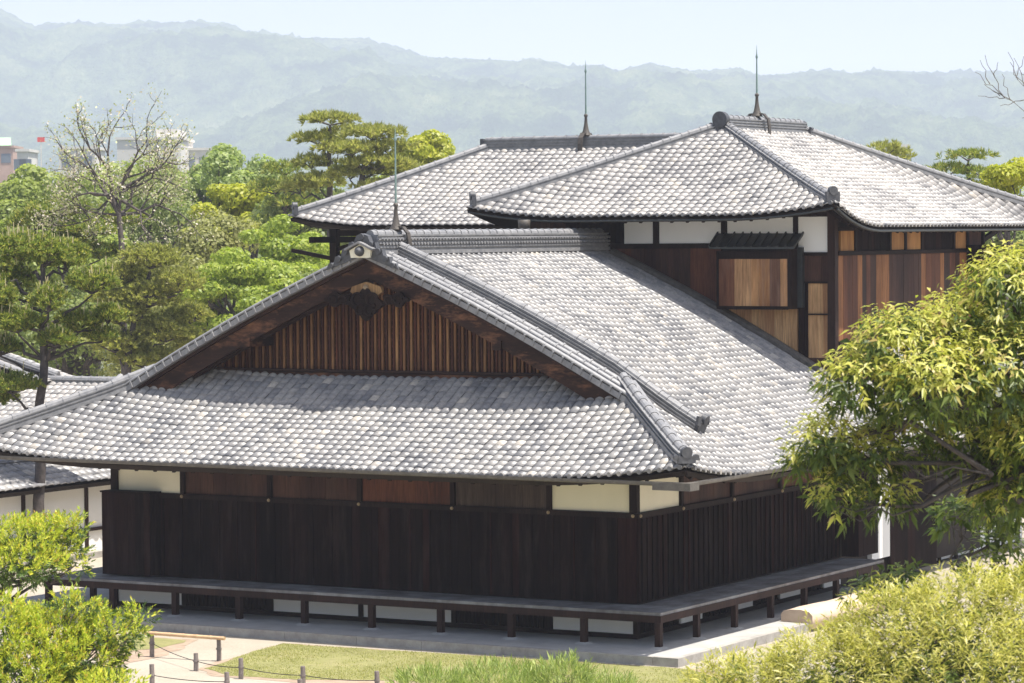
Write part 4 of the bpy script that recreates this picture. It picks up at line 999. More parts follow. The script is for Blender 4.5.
def rope(p, q, label):
    p = np.array(p); q = np.array(q); pts = [p*(1-f)+q*f-np.array((0, 0, 0.03*4*f*(1-f))) for f in np.linspace(0, 1, 9)]
    mb = MB(); mb.tube(pts, 0.007, 5); tag(mb.build('rope', M['rope']), label, 'rope', 'dark ropes strung between the stakes')
rope(k4, k7, 'dark rope from the leftmost stake to the lowest one'); rope(k3, k5, 'dark rope between the short stake and the lawn corner stake'); rope(k5, k6, 'dark rope from the lawn corner stake to the middle one'); rope(k6, k9, 'dark rope along the lawn to the rightmost stake'); rope(k1, k3, 'dark rope from under the rail to the short stake')

# distant town
def town(name, D, px0, px1, pyt, label, mat, extra=None, depth=12, wins=True, rows=2, group=None):
    c = at((px0+px1)/2, 232, D); w_ = (px1-px0)*D/FPX; h = 6.44+(232-pyt)*D/FPX
    T = empty(name, (c[0], c[1], GZ), label, 'building', group); T.rotation_euler.z = YAW
    def bx(nm, x0, x1, y0, y1, z0, z1, m_, par=T):
        mb = MB(); mb.box(x0, x1, y0, y1, z0-GZ, z1-GZ); return mb.build(nm, m_, par)
    wl = bx('wall', -w_/2, w_/2, 0, depth, GZ, h, mat)
    bx('parapet', -w_/2-0.2, w_/2+0.2, -0.2, depth+0.2, h+0.01, h+0.35, mat)
    if wins:
        n = max(2, int(w_/2.6))
        for r_ in range(rows):
            for i in range(n):
                x = -w_/2+w_*(i+0.5)/n; bx('window', x-0.75, x+0.75, -0.06, -0.003, h-2.3-3.2*r_, h-0.9-3.2*r_, M['pane'])
    if extra:
        for (a, b, t, m_, nm) in extra:
            x0 = -w_/2+(a-px0)*D/FPX; x1 = -w_/2+(b-px0)*D/FPX; bx(nm, x0, x1, 2, depth-2, h+0.352, 6.44+(232-t)*D/FPX, m_)
    return T
town('office_building', 420, 118, 182, 137, 'long pale flat roofed building with a square rooftop tower, behind the bare tree', M['concrete'], [(155, 177, 126, M['concrete'], 'roof_tower')], 16, wins=False)
town('office_building', 430, 183, 213, 148, 'lower pale wing right of the rooftop tower', M['concrete'], None, 10)
town('office_building', 400, 60, 96, 146, 'grey block with dark roof left of the pale building', M['concrete'], None, 10)
t = town('apartment_block', 480, -14, 14, 144, 'brown house block with a green roof at the left edge', M['brick'], None, 9, rows=1)
w3 = 28*480/FPX; mb = MB(); hh = 6.44+88*480/FPX-GZ+0.36; mb.add([(-w3/2+1.2, -0.3, hh), (w3/2-0.2, -0.3, hh), (w3/2-0.8, 3, hh+1.3), (-w3/2+1.6, 3, hh+1.3)], [(0, 1, 2, 3)]); mb.build('sloping_roof', M['green_roof'], t)
town('apartment_block', 385, 18, 29, 148, 'small white block beside the green roofed house', M['concrete'], None, 8)
p = at(41, 142, 392); T = empty('rooftop_sign', (p[0], p[1], GZ), 'small red rooftop sign in the far town at left', 'sign'); T.rotation_euler.z = YAW
mb = MB(); mb.box(-0.45, 0.45, -0.1, 0.1, p[2]-GZ, p[2]-GZ+0.6); mb.build('panel', M['red'], T)
mb = MB(); mb.box(-0.06, 0.06, -0.05, 0.05, 0, p[2]-GZ-0.003); mb.build('pole', M['concrete'], T)
town('apartment_block', 400, 896, 909, 150, 'small pale block beyond the right roof, beside the pine top', M['concrete'], None, 8)
rv = np.random.default_rng(5)
for i in range(14):
    px0 = rv.uniform(-30, 1000); wd = rv.uniform(14, 40); town('town_house', rv.uniform(520, 900), px0, px0+wd, rv.uniform(196, 214), 'one of the low pale houses of the far town hidden among treetops', M['concrete'], None, 9, wins=False, group='low houses of the far town')

# =================================================================== VEGETATION
def rot_basis(N):
    N = N/np.linalg.norm(N, axis=1, keepdims=True); a = np.where(np.abs(N[:, 2:3]) < 0.9, np.array([[0, 0, 1.0]]), np.array([[1.0, 0, 0]]))
    U1 = np.cross(N, a); U1 /= np.linalg.norm(U1, axis=1, keepdims=True); V1 = np.cross(N, U1); return N, U1, V1
def leaf_quads(P, dirs, norms, L, Wd, droop=0.0, fold=0.25):
    """one leaf per row: base at P, along dirs, facing norms; two quads folded on the midrib"""
    n = len(P); d = dirs/np.linalg.norm(dirs, axis=1, keepdims=True)
    s_ = np.cross(d, norms); s_ /= (np.linalg.norm(s_, axis=1, keepdims=True)+1e-9); nn = np.cross(s_, d)
    L = np.broadcast_to(L, (n,))[:, None]; Wd = np.broadcast_to(Wd, (n,))[:, None]
    mid = P+d*L*0.45-nn*fold*Wd; tip = P+d*L-np.array([[0, 0, 1.0]])*droop*L
    l = P+d*L*0.42-s_*Wd/2; r_ = P+d*L*0.42+s_*Wd/2
    V = np.stack([P, l, tip, mid, r_], 1).reshape(-1, 3); b = (np.arange(n)*5)[:, None]
    F = np.concatenate([b+np.array([[0, 3, 2, 1]]), b+np.array([[0, 4, 2, 3]])], 0); return V, F
def rhomb(P, N, size, rg, asp=0.6):
    n = len(P); N, U1, V1 = rot_basis(N); th = rg.uniform(0, 2*np.pi, (n, 1)); a = U1*np.cos(th)+V1*np.sin(th); b = np.cross(N, a)
    s_ = size*rg.uniform(0.6, 1.35, (n, 1))
    V = np.stack([P-a*s_/2, P-b*s_*asp/2, P+a*s_/2, P+b*s_*asp/2], 1).reshape(-1, 3); return V, np.arange(4*n).reshape(-1, 4)
def blob_pts(c, r, n, rg, shell=0.55):
    d = rg.normal(size=(n, 3)); d /= np.linalg.norm(d, axis=1, keepdims=True); rr = (shell+(1-shell)*rg.random((n, 1)))
    return np.array(c)[None]+d*rr*np.array(r)[None], d
def branch(mb, a, b, r0, r1, rg, wig=0.08, n=6, sides=6):
    a = np.array(a, float); b = np.array(b, float); L = np.linalg.norm(b-a)
    pts = [a*(1-f)+b*f+(rg.normal(size=3)*L*wig*math.sin(math.pi*f)*0.5 if 0 < f < 1 else 0) for f in np.linspace(0, 1, n)]
    mb.tube(pts, list(np.linspace(r0, r1, n)), sides, False); return pts
def broad_tree(name, D, px_, py_top, wpx, hpx, label, leafm, group, seed, nclump=26, nleaf=9000, size=0.16, cl=0.34, barkm='bark', cat='tree', squash=0.8):
    rg = np.random.default_rng(seed); k = D/FPX; rx = wpx*k/2; rz_ = hpx*k/2
    c = at(px_, py_top+hpx/2, D); base = (c[0], c[1], GZ); T = Thing(name, base, label, cat, group)
    cen = []; 
    for i in range(nclump):
        d = rg.normal(size=3); d /= np.linalg.norm(d); d[2] = abs(d[2])*rg.choice([1, 1, 1, -0.6]); f = rg.uniform(0.45, 0.86)
        cen.append(c+d*np.array((rx, rx, rz_))*f)
    cr_ = [rg.uniform(0.7, 1.3)*cl*min(rx, rz_*1.2) for _ in cen]
    Vs = []; Fs = []; n = 0; per = nleaf//nclump
    for q, r_ in zip(cen, cr_):
        P, d = blob_pts(q, (r_, r_, r_*squash), int(per*(r_/np.mean(cr_))**2), rg, 0.72)
        keep = rg.random(len(P)) < np.where(d[:, 2] < -0.3, 0.45, 1.0); P = P[keep]; d = d[keep]
        V, F = rhomb(P, d*1.1+rg.normal(size=d.shape)*0.55+np.array((0, 0, 0.35)), size, rg); Vs.append(V); Fs.append(F+n); n += len(V)
    o = mesh_np('crown', np.concatenate(Vs), np.concatenate(Fs), M[leafm]); T.take(o)
    mb = MB(); tr = max(0.09, 0.06*rx*2); top = c+np.array((0, 0, -rz_*0.3)); pts = branch(mb, base, top, tr*1.5, tr*0.6, rg, 0.05)
    for q in cen[::2]: branch(mb, pts[rg.integers(3, 6)], q, tr*0.4, tr*0.1, rg, 0.12, 5, 5)
    T.part('trunk', mb, M[barkm]); return T
M['leaf_bright'] = leaf_mat('leaf_bright', [(0, (0.19, 0.24, 0.05)), (0.5, (0.29, 0.35, 0.08)), (1, (0.40, 0.44, 0.13))], 0.5)
M['leaf_yellow'] = leaf_mat('leaf_yellow', [(0, (0.30, 0.34, 0.025)), (0.5, (0.42, 0.44, 0.04)), (1, (0.54, 0.52, 0.08))], 0.5)
M['leaf_mid'] = leaf_mat('leaf_mid', [(0, (0.13, 0.17, 0.05)), (0.5, (0.21, 0.26, 0.085)), (1, (0.32, 0.36, 0.14))], 0.5)
M['leaf_camphor'] = leaf_mat('leaf_camphor', [(0, (0.20, 0.27, 0.08)), (0.5, (0.31, 0.39, 0.13)), (1, (0.43, 0.48, 0.18))], 0.5)
M['leaf_olive'] = leaf_mat('leaf_olive', [(0, (0.19, 0.2, 0.06)), (0.5, (0.29, 0.30, 0.10)), (1, (0.40, 0.39, 0.16))], 0.5)
M['leaf_maple'] = leaf_mat('leaf_maple', [(0, (0.2, 0.27, 0.035)), (0.5, (0.31, 0.39, 0.06)), (1, (0.44, 0.48, 0.1))], 0.5)
M['blossom'] = leaf_mat('sparse_leaf', [(0, (0.26, 0.3, 0.1)), (0.45, (0.36, 0.4, 0.17)), (0.7, (0.55, 0.47, 0.4)), (1, (0.66, 0.6, 0.54))])
M['needle'] = leaf_mat('pine_needle', [(0, (0.11, 0.155, 0.035)), (0.5, (0.21, 0.27, 0.06)), (0.8, (0.37, 0.39, 0.09)), (1, (0.5, 0.43, 0.13))], 0.5)
M['needle_olive'] = leaf_mat('pine_needle_olive', [(0, (0.2, 0.22, 0.06)), (0.5, (0.33, 0.345, 0.10)), (1, (0.46, 0.43, 0.15))], 0.55)
M['candle'] = leaf_mat('pine_candle', [(0, (0.5, 0.42, 0.24)), (1, (0.6, 0.52, 0.3))], 0.1)

def pine(name, D, px_, pads, label, seed, trunk_px, mat='needle', needle=0.13, wd=0.02, dens=1.0, candles=False, group=None, tr=0.16):
    """pads: (px, py, halfwidth px, halfheight px, depth offset m); trunk_px: list of (px, py) from low to high"""
    rg = np.random.default_rng(seed); k = D/FPX
    t0 = at(*trunk_px[0], D); base = (t0[0], t0[1], GZ); T = Thing(name, base, label, 'pine tree', group)
    tp = [np.array(base)]+[at(a, b, D) for a, b in trunk_px]
    # smooth
    mb = MB(); P = []
    for a, b in zip(tp[:-1], tp[1:]):
        for f in (0, 0.33, 0.66): P.append(a*(1-f)+b*f+rg.normal(size=3)*0.03)
    P.append(tp[-1]); mb.tube(P, list(np.linspace(tr, tr*0.3, len(P))), 9, False)
    Vs = []; Fs = []; n = 0; CV = []; CF = []; cn = 0
    for (a, b, hw, hh, off) in pads:
        c = at(a, b, D+off); r = np.array((hw*k, hw*k*0.9, hh*k))
        # limb from the trunk
        j = int(np.argmin([np.linalg.norm(q-(c-np.array((0, 0, hh*k)))) for q in P])); branch(mb, P[max(0, j-1)], c-np.array((0, 0, hh*k*0.5)), tr*0.35, tr*0.12, rg, 0.15, 5, 6)
        nt_ = int(dens*30*max(hw*hw*k*k, 0.05)*4)
        ph = rg.uniform(0, 2*np.pi, nt_); rr = np.sqrt(rg.random(nt_)); zz = np.sqrt(np.clip(1-rr**2, 0, 1))
        x = rr*np.cos(ph); y = rr*np.sin(ph); up = rg.random(nt_) < 0.8; z = np.where(up, zz*rg.uniform(0.35, 1, nt_), -zz*0.4*rg.random(nt_))
        lump = 0.75+0.5*rg.random(nt_)
        Q = c[None]+np.stack([x, y, z], 1)*r[None]*lump[:, None]
        ax = np.stack([x*0.7, y*0.7, np.abs(z)*0.6+0.75], 1)+rg.normal(size=(nt_, 3))*0.25; ax /= np.linalg.norm(ax, axis=1, keepdims=True)
        m_ = 16; Nn, U1, V1 = rot_basis(ax); th = rg.uniform(0, 2*np.pi, (nt_, m_)); sp = rg.uniform(0.15, 1.15, (nt_, m_))
        dr = (Nn[:, None]*np.cos(sp)[..., None]+(U1[:, None]*np.cos(th)[..., None]+V1[:, None]*np.sin(th)[..., None])*np.sin(sp)[..., None]).reshape(-1, 3)
        B = np.repeat(Q, m_, 0); L = needle*rg.uniform(0.7, 1.2, (len(B), 1)); sdv = np.cross(dr, rg.normal(size=dr.shape)); sdv /= np.linalg.norm(sdv, axis=1, keepdims=True)
        V = np.stack([B, B+dr*L*0.5+sdv*wd/2, B+dr*L, B+dr*L*0.5-sdv*wd/2], 1).reshape(-1, 3)
        Vs.append(V); Fs.append(np.arange(len(V)).reshape(-1, 4)+n); n += len(V)
        # twigs
        for q in Q[::40]: mb.tube([c-np.array((0, 0, hh*k*0.4)), q], [0.03, 0.01], 4, False)
        if candles:
            kk_ = rg.random(nt_) < 0.22; kk_ &= z > 0.25; B = Q[kk_]
            h = rg.uniform(0.10, 0.3, (len(B), 1)); up3 = np.array([[0, 0, 1.0]])+rg.normal(size=(len(B), 3))*0.08; s3 = rg.normal(size=(len(B), 3)); s3[:, 2] = 0; s3 /= np.linalg.norm(s3, axis=1, keepdims=True); wv = 0.024
            V = np.stack([B-s3*wv/2, B+s3*wv/2, B+up3*h+s3*wv/3, B+up3*h-s3*wv/3], 1).reshape(-1, 3); CV.append(V); CF.append(np.arange(len(V)).reshape(-1, 4)+cn); cn += len(V)
    VV = np.concatenate(Vs+CV); FF = np.concatenate(Fs+[f+n for f in CF]); nf = sum(len(f) for f in Fs)
    o = mesh_np('foliage', VV, FF, None, mats=[M[mat], M['candle']], midx=(np.arange(len(FF)) >= nf).astype(np.int32)); T.take(o)
    T.part('trunk', mb, M['bark']); return T

TG = 'trees beyond the halls'
bt = broad_tree
# far to near
bt('broadleaf_tree', 150, 20, 158, 120, 150, 'bright green broad tree at the left edge, below the brown block', 'leaf_bright', TG, 11, 30, 12000, 0.26)
bt('broadleaf_tree', 160, 88, 166, 100, 120, 'light green tree below the grey town block, left of the bare tree', 'leaf_bright', TG, 12, 24, 8000, 0.26)
bt('camphor_tree', 150, 250, 137, 110, 130, 'rounded light green camphor tree in the middle of the treetops', 'leaf_camphor', TG, 13, 34, 13000, 0.24, 0.3)
bt('camphor_tree', 155, 205, 160, 70, 110, 'pale green tree just left of the rounded camphor', 'leaf_camphor', TG, 14, 20, 7000, 0.24)
bt('camphor_tree', 135, 424, 127, 78, 90, 'golden green rounded tree right of the tall pines', 'leaf_yellow', TG, 15, 26, 11000, 0.2, 0.32)
bt('camphor_tree', 128, 236, 173, 100, 110, 'vivid yellow green tree below the rounded camphor', 'leaf_yellow', TG, 16, 30, 12000, 0.2, 0.3)
bt('broadleaf_tree', 122, 310, 170, 110, 120, 'mid green tree filling in below the tall pines', 'leaf_mid', TG, 17, 26, 10000, 0.2)
bt('broadleaf_tree', 130, 145, 160, 170, 170, 'grey green tree behind the bare spreading tree', 'leaf_mid', TG, 18, 28, 11000, 0.2)
bt('broadleaf_tree', 125, 400, 175, 120, 100, 'green tree just over the rear left roof, under the golden one', 'leaf_bright', TG, 19, 22, 8000, 0.2)
bt('broadleaf_tree', 112, 215, 205, 110, 130, 'olive green tree below the vivid yellow green one', 'leaf_olive', TG, 20, 28, 11000, 0.17)
bt('maple_tree', 105, 290, 205, 120, 150, 'bright green maple touching the left end of the rear roof', 'leaf_maple', TG, 21, 40, 17000, 0.15, 0.28, squash=0.5)
bt('maple_tree', 98, 240, 245, 150, 130, 'bright green maple just above the left gable slope', 'leaf_maple', TG, 22, 44, 19000, 0.14, 0.26, squash=0.5)
bt('broadleaf_tree', 108, 165, 238, 110, 130, 'olive green bushy tree left of the bright maples', 'leaf_olive', TG, 23, 28, 12000, 0.16)
bt('broadleaf_tree', 100, 330, 262, 90, 90, 'shaded green tree under the rear roof corner', 'leaf_mid', TG, 24, 20, 8000, 0.15)
bt('broadleaf_tree', 118, 15, 205, 110, 130, 'fresh green tree above the near pine at the left edge', 'leaf_bright', TG, 25, 28, 11000, 0.18)
bt('broadleaf_tree', 190, 150, 158, 210, 110, 'wide bright green tree under the pale office building', 'leaf_bright', TG, 67, 40, 16000, 0.3)
# pines beyond
PG = 'pines beyond the halls'
pine('pine_tree', 115, 330, [(330,122,26,8,0),(318,141,24,8,.4),(338,150,22,7,-.5),(312,165,20,9,.3),(345,134,18,7,.5),(320,184,26,10,0),(300,190,22,9,1)], 'tallest flat topped pine, left of the two trunks over the rear roof', 31, [(330,215),(331,180),(329,150),(330,126)], 'needle_olive', 0.24, 0.045, 1.1, group=PG)
pine('pine_tree', 112, 362, [(372,136,30,9,0),(388,150,26,9,.5),(352,152,24,8,-.4),(376,166,34,10,0),(398,172,26,10,.6),(350,176,22,8,.4),(385,190,30,9,0)], 'dark leaning pine beside the green lightning rod', 32, [(361,225),(361,190),(365,160),(372,140)], 'needle_olive', 0.24, 0.045, 1.1, group=PG, tr=0.2)
pine('pine_tree', 120, 285, [(285,172,22,10,0),(275,190,26,10,.5),(298,184,18,8,-.5),(290,205,24,8,0)], 'small dark pine left of the tallest pine', 33, [(285,240),(285,200),(286,178)], 'needle', 0.24, 0.035, 0.9, group=PG)
pine('pine_tree', 105, 60, [(60,212,34,12,0),(35,225,30,12,.6),(85,232,30,12,-.4),(55,246,38,12,0),(100,255,26,10,.5),(120,222,24,10,0.5)], 'dark olive pine behind the near pine', 34, [(66,330),(66,260),(62,222)], 'needle', 0.22, 0.045, 2.0, group=PG)
pine('pine_tree', 92, 150, [(150,262,28,16,0),(122,280,24,17,.4),(178,286,24,17,-.4),(148,300,28,18,0),(188,318,22,16,.5),(122,318,26,18,0),(165,335,28,18,.2),(115,346,24,16,0),(145,362,28,16,.3),(195,345,20,14,.8),(108,300,18,14,.2)], 'olive pine with layered pads right of the near pine', 35, [(130,400),(128,360),(138,310),(150,272)], 'needle_olive', 0.14, 0.036, 5.0, group=PG)
pine('pine_tree', 118, 888, [(888,152,20,8,0),(900,158,14,7,.3),(880,164,26,10,0)], 'pine top showing just over the right roof slope', 36, [(890,230),(889,190),(888,158)], 'needle_olive', 0.24, 0.035, 1.0, group=PG)
pine('pine_tree', 100, 965, [(968,158,26,7,0),(950,172,24,7,.4),(985,176,28,8,-.3),(960,190,34,9,0)], 'dark flat pine over the right end of the roof', 37, [(972,260),(970,200),(968,164)], 'needle', 0.2, 0.03, 1.0, group=PG)
bt('broadleaf_tree', 90, 1005, 148, 64, 90, 'yellow green leafy tree at the right edge above the roof end', 'leaf_yellow', TG, 41, 18, 5000, 0.13)
bt('broadleaf_tree', 95, 1015, 205, 90, 90, 'green bush filling the gap under the right roof end', 'leaf_mid', TG, 42, 18, 6000, 0.14)
bt('broadleaf_tree', 120, 1040, 190, 130, 130, 'large green tree behind the right roof end', 'leaf_bright', TG, 43, 22, 8000, 0.2)
bt('broadleaf_tree', 110, -40, 240, 150, 190, 'dark green tree at the far left edge behind the pine', 'leaf_mid', TG, 44, 28, 9000, 0.18)
for i, (a_, D_, y_) in enumerate(((1120, 110, 200), (1230, 125, 180), (1350, 105, 210), (1480, 130, 190), (-150, 115, 200), (-280, 130, 180))):
    bt('broadleaf_tree', D_, a_, y_, 150, 150, 'leafy tree continuing the wood beyond the edge of the view', ('leaf_bright', 'leaf_mid')[i % 2], TG, 200+i, 24, 8000, 0.2)
# far canopy closing the gaps beneath the treetops
rg = np.random.default_rng(77); Q = []
for i in range(520):
    D = rg.uniform(170, 480); Q.append((at(rg.uniform(-700, 1900), 232, D), rg.uniform(3.0, 5.0)))
Vs = []; Fs = []; n = 0
for c, r_ in Q:
    c = np.array((c[0], c[1], GZ+r_*0.9)); P, d = blob_pts(c, (r_*1.1, r_*1.1, r_), 240, rg, 0.75); V, F = rhomb(P, d+rg.normal(size=d.shape)*0.5, 1.0, rg); Vs.append(V); Fs.append(F+n); n += len(V)
tag(mesh_np('distant_wood', np.concatenate(Vs), np.concatenate(Fs), M['leaf_mid']), kind='stuff')

# sparse flowering tree with bare branching
def sparse_tree(name, D, label, trunk_px, limbs, seed, leafm, cat='tree', tr=0.2, levels=4, leafn=7, leafs=0.13):
    rg = np.random.default_rng(seed); t = [at(a, b, D) for a, b in trunk_px]; base = (t[0][0], t[0][1], GZ)
    T = Thing(name, base, label, cat); mb = MB(); mb.tube([base]+t, list(np.linspace(tr*1.3, tr*0.75, len(t)+1)), 9, False); tips = []
    def grow(p, d, L, r_, lv):
        q = p+d*L; mid = p+d*L*0.5+rg.normal(size=3)*L*0.07; mb.tube([p, mid, q], [r_, r_*0.8, r_*0.62], 5, False)
        tips.append((p*0.3+q*0.7, lv)); tips.append((q, lv))
        if lv == 0: return
        for k in range(rg.integers(2, 4)):
            nd = d+rg.normal(size=3)*0.48+np.array((0, 0, 0.1)); nd /= np.linalg.norm(nd); grow(q if k else mid, nd, L*rg.uniform(0.62, 0.85), r_*0.6, lv-1)
    for (a, b, off, r_) in limbs:
        e = at(a, b, D+off); j = t[rg.integers(max(0, len(t)-2), len(t))]; d = e-j; L = np.linalg.norm(d); d /= L; grow(j, d, L*0.42, r_, levels)
    T.part('branches', mb, M['bark'] if cat == 'tree' else M['bark'])
    P = np.array([p for p, lv in tips if lv <= 2]); P = np.repeat(P, leafn, 0)+rg.normal(size=(len(P)*leafn, 3))*0.13; 
    V, F = rhomb(P, rg.normal(size=P.shape)+np.array((0, 0, 0.6)), leafs, rg); o = mesh_np('leaves', V, F, M[leafm]); T.take(o); return T
sparse_tree('flowering_tree', 97, 'sparse bare branched tree with pale blossom, rising above the treetops at left', [(124,330),(122,250),(119,215),(112,195)],
    [(95,110,0,.07),(70,140,1,.06),(135,112,-1,.06),(160,125,.5,.06),(190,150,0,.07),(60,190,-1,.06),(205,190,1,.06),(80,230,.5,.05),(180,235,-.5,.06),(110,160,-1.5,.06),(50,225,1,.05),(150,190,1.5,.06)], 51, 'blossom', tr=0.09, levels=4, leafn=5, leafs=0.085)
sparse_tree('bare_tree', 80, 'bare twigs of a tree reaching in at the right edge against the hills', [(1075,400),(1072,200),(1062,120)], [(1005,60,0,.03),(1000,95,.5,.03),(1020,40,-.5,.03),(985,80,0,.02)], 52, 'leaf_olive', tr=0.1, levels=3, leafn=0) if False else None
bt('broadleaf_tree', 118, 90, 215, 130, 150, 'fresh green tree between the flowering tree and the dark olive pine', 'leaf_bright', TG, 61, 30, 12000, 0.18)
bt('broadleaf_tree', 104, 75, 285, 150, 120, 'shaded bush mass below the dark olive pine', 'leaf_mid', TG, 62, 26, 10000, 0.16)
bt('broadleaf_tree', 100, 160, 300, 170, 130, 'olive bush mass under the layered olive pine', 'leaf_olive', TG, 63, 30, 12000, 0.15)
bt('broadleaf_tree', 112, 20, 300, 150, 130, 'green bush mass behind the trunk of the near pine', 'leaf_bright', TG, 64, 26, 9000, 0.16)
bt('maple_tree', 92, 290, 270, 110, 110, 'bright maple behind the upper left gable edge', 'leaf_maple', TG, 65, 36, 14000, 0.14, 0.28, squash=0.5)
bt('broadleaf_tree', 128, 345, 200, 90, 90, 'yellow green tree seen between the trunks of the tall pines', 'leaf_yellow', TG, 66, 18, 6000, 0.2)
# near pine at the left: trunk in front of the corridor wall
near = pine('pine_tree', 68, 40, [(45,258,26,20,0),(20,252,26,20,.5),(66,262,22,20,.6),(92,286,24,18,-.2),(48,304,20,18,-.9),(8,286,24,20,.3),(18,326,26,16,-.3),(78,326,24,16,.2),(56,342,18,12,-.5),(-15,320,26,20,0),(-20,262,28,24,0),(108,318,18,13,.4),(12,388,26,13,-.3),(-10,400,26,14,.3),(0,350,22,12,.2),(102,338,16,9,.3),(-5,300,22,16,-.4)],
    'near pine with a straight dark trunk and layered pads, left of the front hall', 71, [(38,560),(40,470),(40,420),(43,360),(44,310),(42,280),(44,258)], 'needle', 0.12, 0.026, 8.0, candles=True, tr=0.15)

# ---- foreground foliage made of real leaves
def shoots(P, ax, m_, Lax, leafL, leafW, ang, droop, rg, up_bias=0.3, fold=0.2):
    """m_ leaves spiralling along an axis of length Lax at every point"""
    n = len(P); A, U1, V1 = rot_basis(ax); f = np.linspace(0.1, 1, m_)[None, :]+rg.normal(0, 0.04, (n, m_))
    th = (np.arange(m_)*2.4)[None, :]+rg.uniform(0, 6.28, (n, 1))+rg.normal(0, 0.2, (n, m_)); an = R(ang)*(1.15-0.55*f)*rg.uniform(0.7, 1.3, (n, m_))
    B = P[:, None]+A[:, None]*(f*Lax)[..., None]
    rad = U1[:, None]*np.cos(th)[..., None]+V1[:, None]*np.sin(th)[..., None]
    d = A[:, None]*np.cos(an)[..., None]+rad*np.sin(an)[..., None]; d[..., 2] -= droop*0.5
    nn = A[:, None]*np.sin(an)[..., None]-rad*np.cos(an)[..., None]+np.array((0, 0, up_bias))
    L = (leafL*rg.uniform(0.45, 1.3, (n, m_))*rg.uniform(0.75, 1.2, (n, 1))).reshape(-1); W2 = L*leafW/leafL*rg.uniform(0.8, 1.2, n*m_)
    return leaf_quads(B.reshape(-1, 3), d.reshape(-1, 3), nn.reshape(-1, 3), L, W2, droop*0.35, fold)
def hull_shoots(lobes, per_m2, rg, lower=0.4):
    P = []; A = []
    for c, r in lobes:
        r = np.array(r); area = 4*np.pi*((r[0]*r[1])**1.6/3+(r[0]*r[2])**1.6/3+(r[1]*r[2])**1.6/3)**(1/1.6); n = int(area*per_m2)
        d = rg.normal(size=(n, 3)); d /= np.linalg.norm(d, axis=1, keepdims=True); p = np.array(c)+d*r*rg.uniform(0.72, 1.04, (n, 1))
        keep = np.ones(n, bool)
        for c2, r2 in lobes:
            if c2 is c: continue
            keep &= (((p-np.array(c2))/np.array(r2))**2).sum(1) > 0.5
        keep &= rg.random(n) < np.where(d[:, 2] < -0.2, lower, 1)
        P.append(p[keep]); A.append((d/r*r.mean())[keep])
    return np.concatenate(P), np.concatenate(A)
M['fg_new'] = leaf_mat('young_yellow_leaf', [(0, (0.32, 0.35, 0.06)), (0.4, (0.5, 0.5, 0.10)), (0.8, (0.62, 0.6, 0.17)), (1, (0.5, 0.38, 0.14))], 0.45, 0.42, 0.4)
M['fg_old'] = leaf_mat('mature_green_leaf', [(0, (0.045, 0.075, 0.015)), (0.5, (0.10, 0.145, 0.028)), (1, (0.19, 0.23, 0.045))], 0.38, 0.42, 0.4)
M['fg_shrub'] = leaf_mat('pale_shrub_leaf', [(0, (0.3, 0.31, 0.05)), (0.5, (0.48, 0.46, 0.10)), (1, (0.62, 0.56, 0.18))], 0.45, 0.4, 0.5)
M['yew'] = leaf_mat('yew_new', [(0, (0.26, 0.35, 0.03)), (0.5, (0.46, 0.52, 0.05)), (0.9, (0.68, 0.64, 0.10)), (1, (0.5, 0.3, 0.07))], 0.45, 0.45)
M['yew_old'] = leaf_mat('yew_old', [(0, (0.04, 0.08, 0.018)), (0.6, (0.10, 0.16, 0.03)), (1, (0.17, 0.23, 0.05))], 0.3, 0.45)
M['feather'] = leaf_mat('feathery_green', [(0, (0.17, 0.24, 0.05)), (0.6, (0.28, 0.36, 0.09)), (1, (0.42, 0.46, 0.14))], 0.35, 0.5)
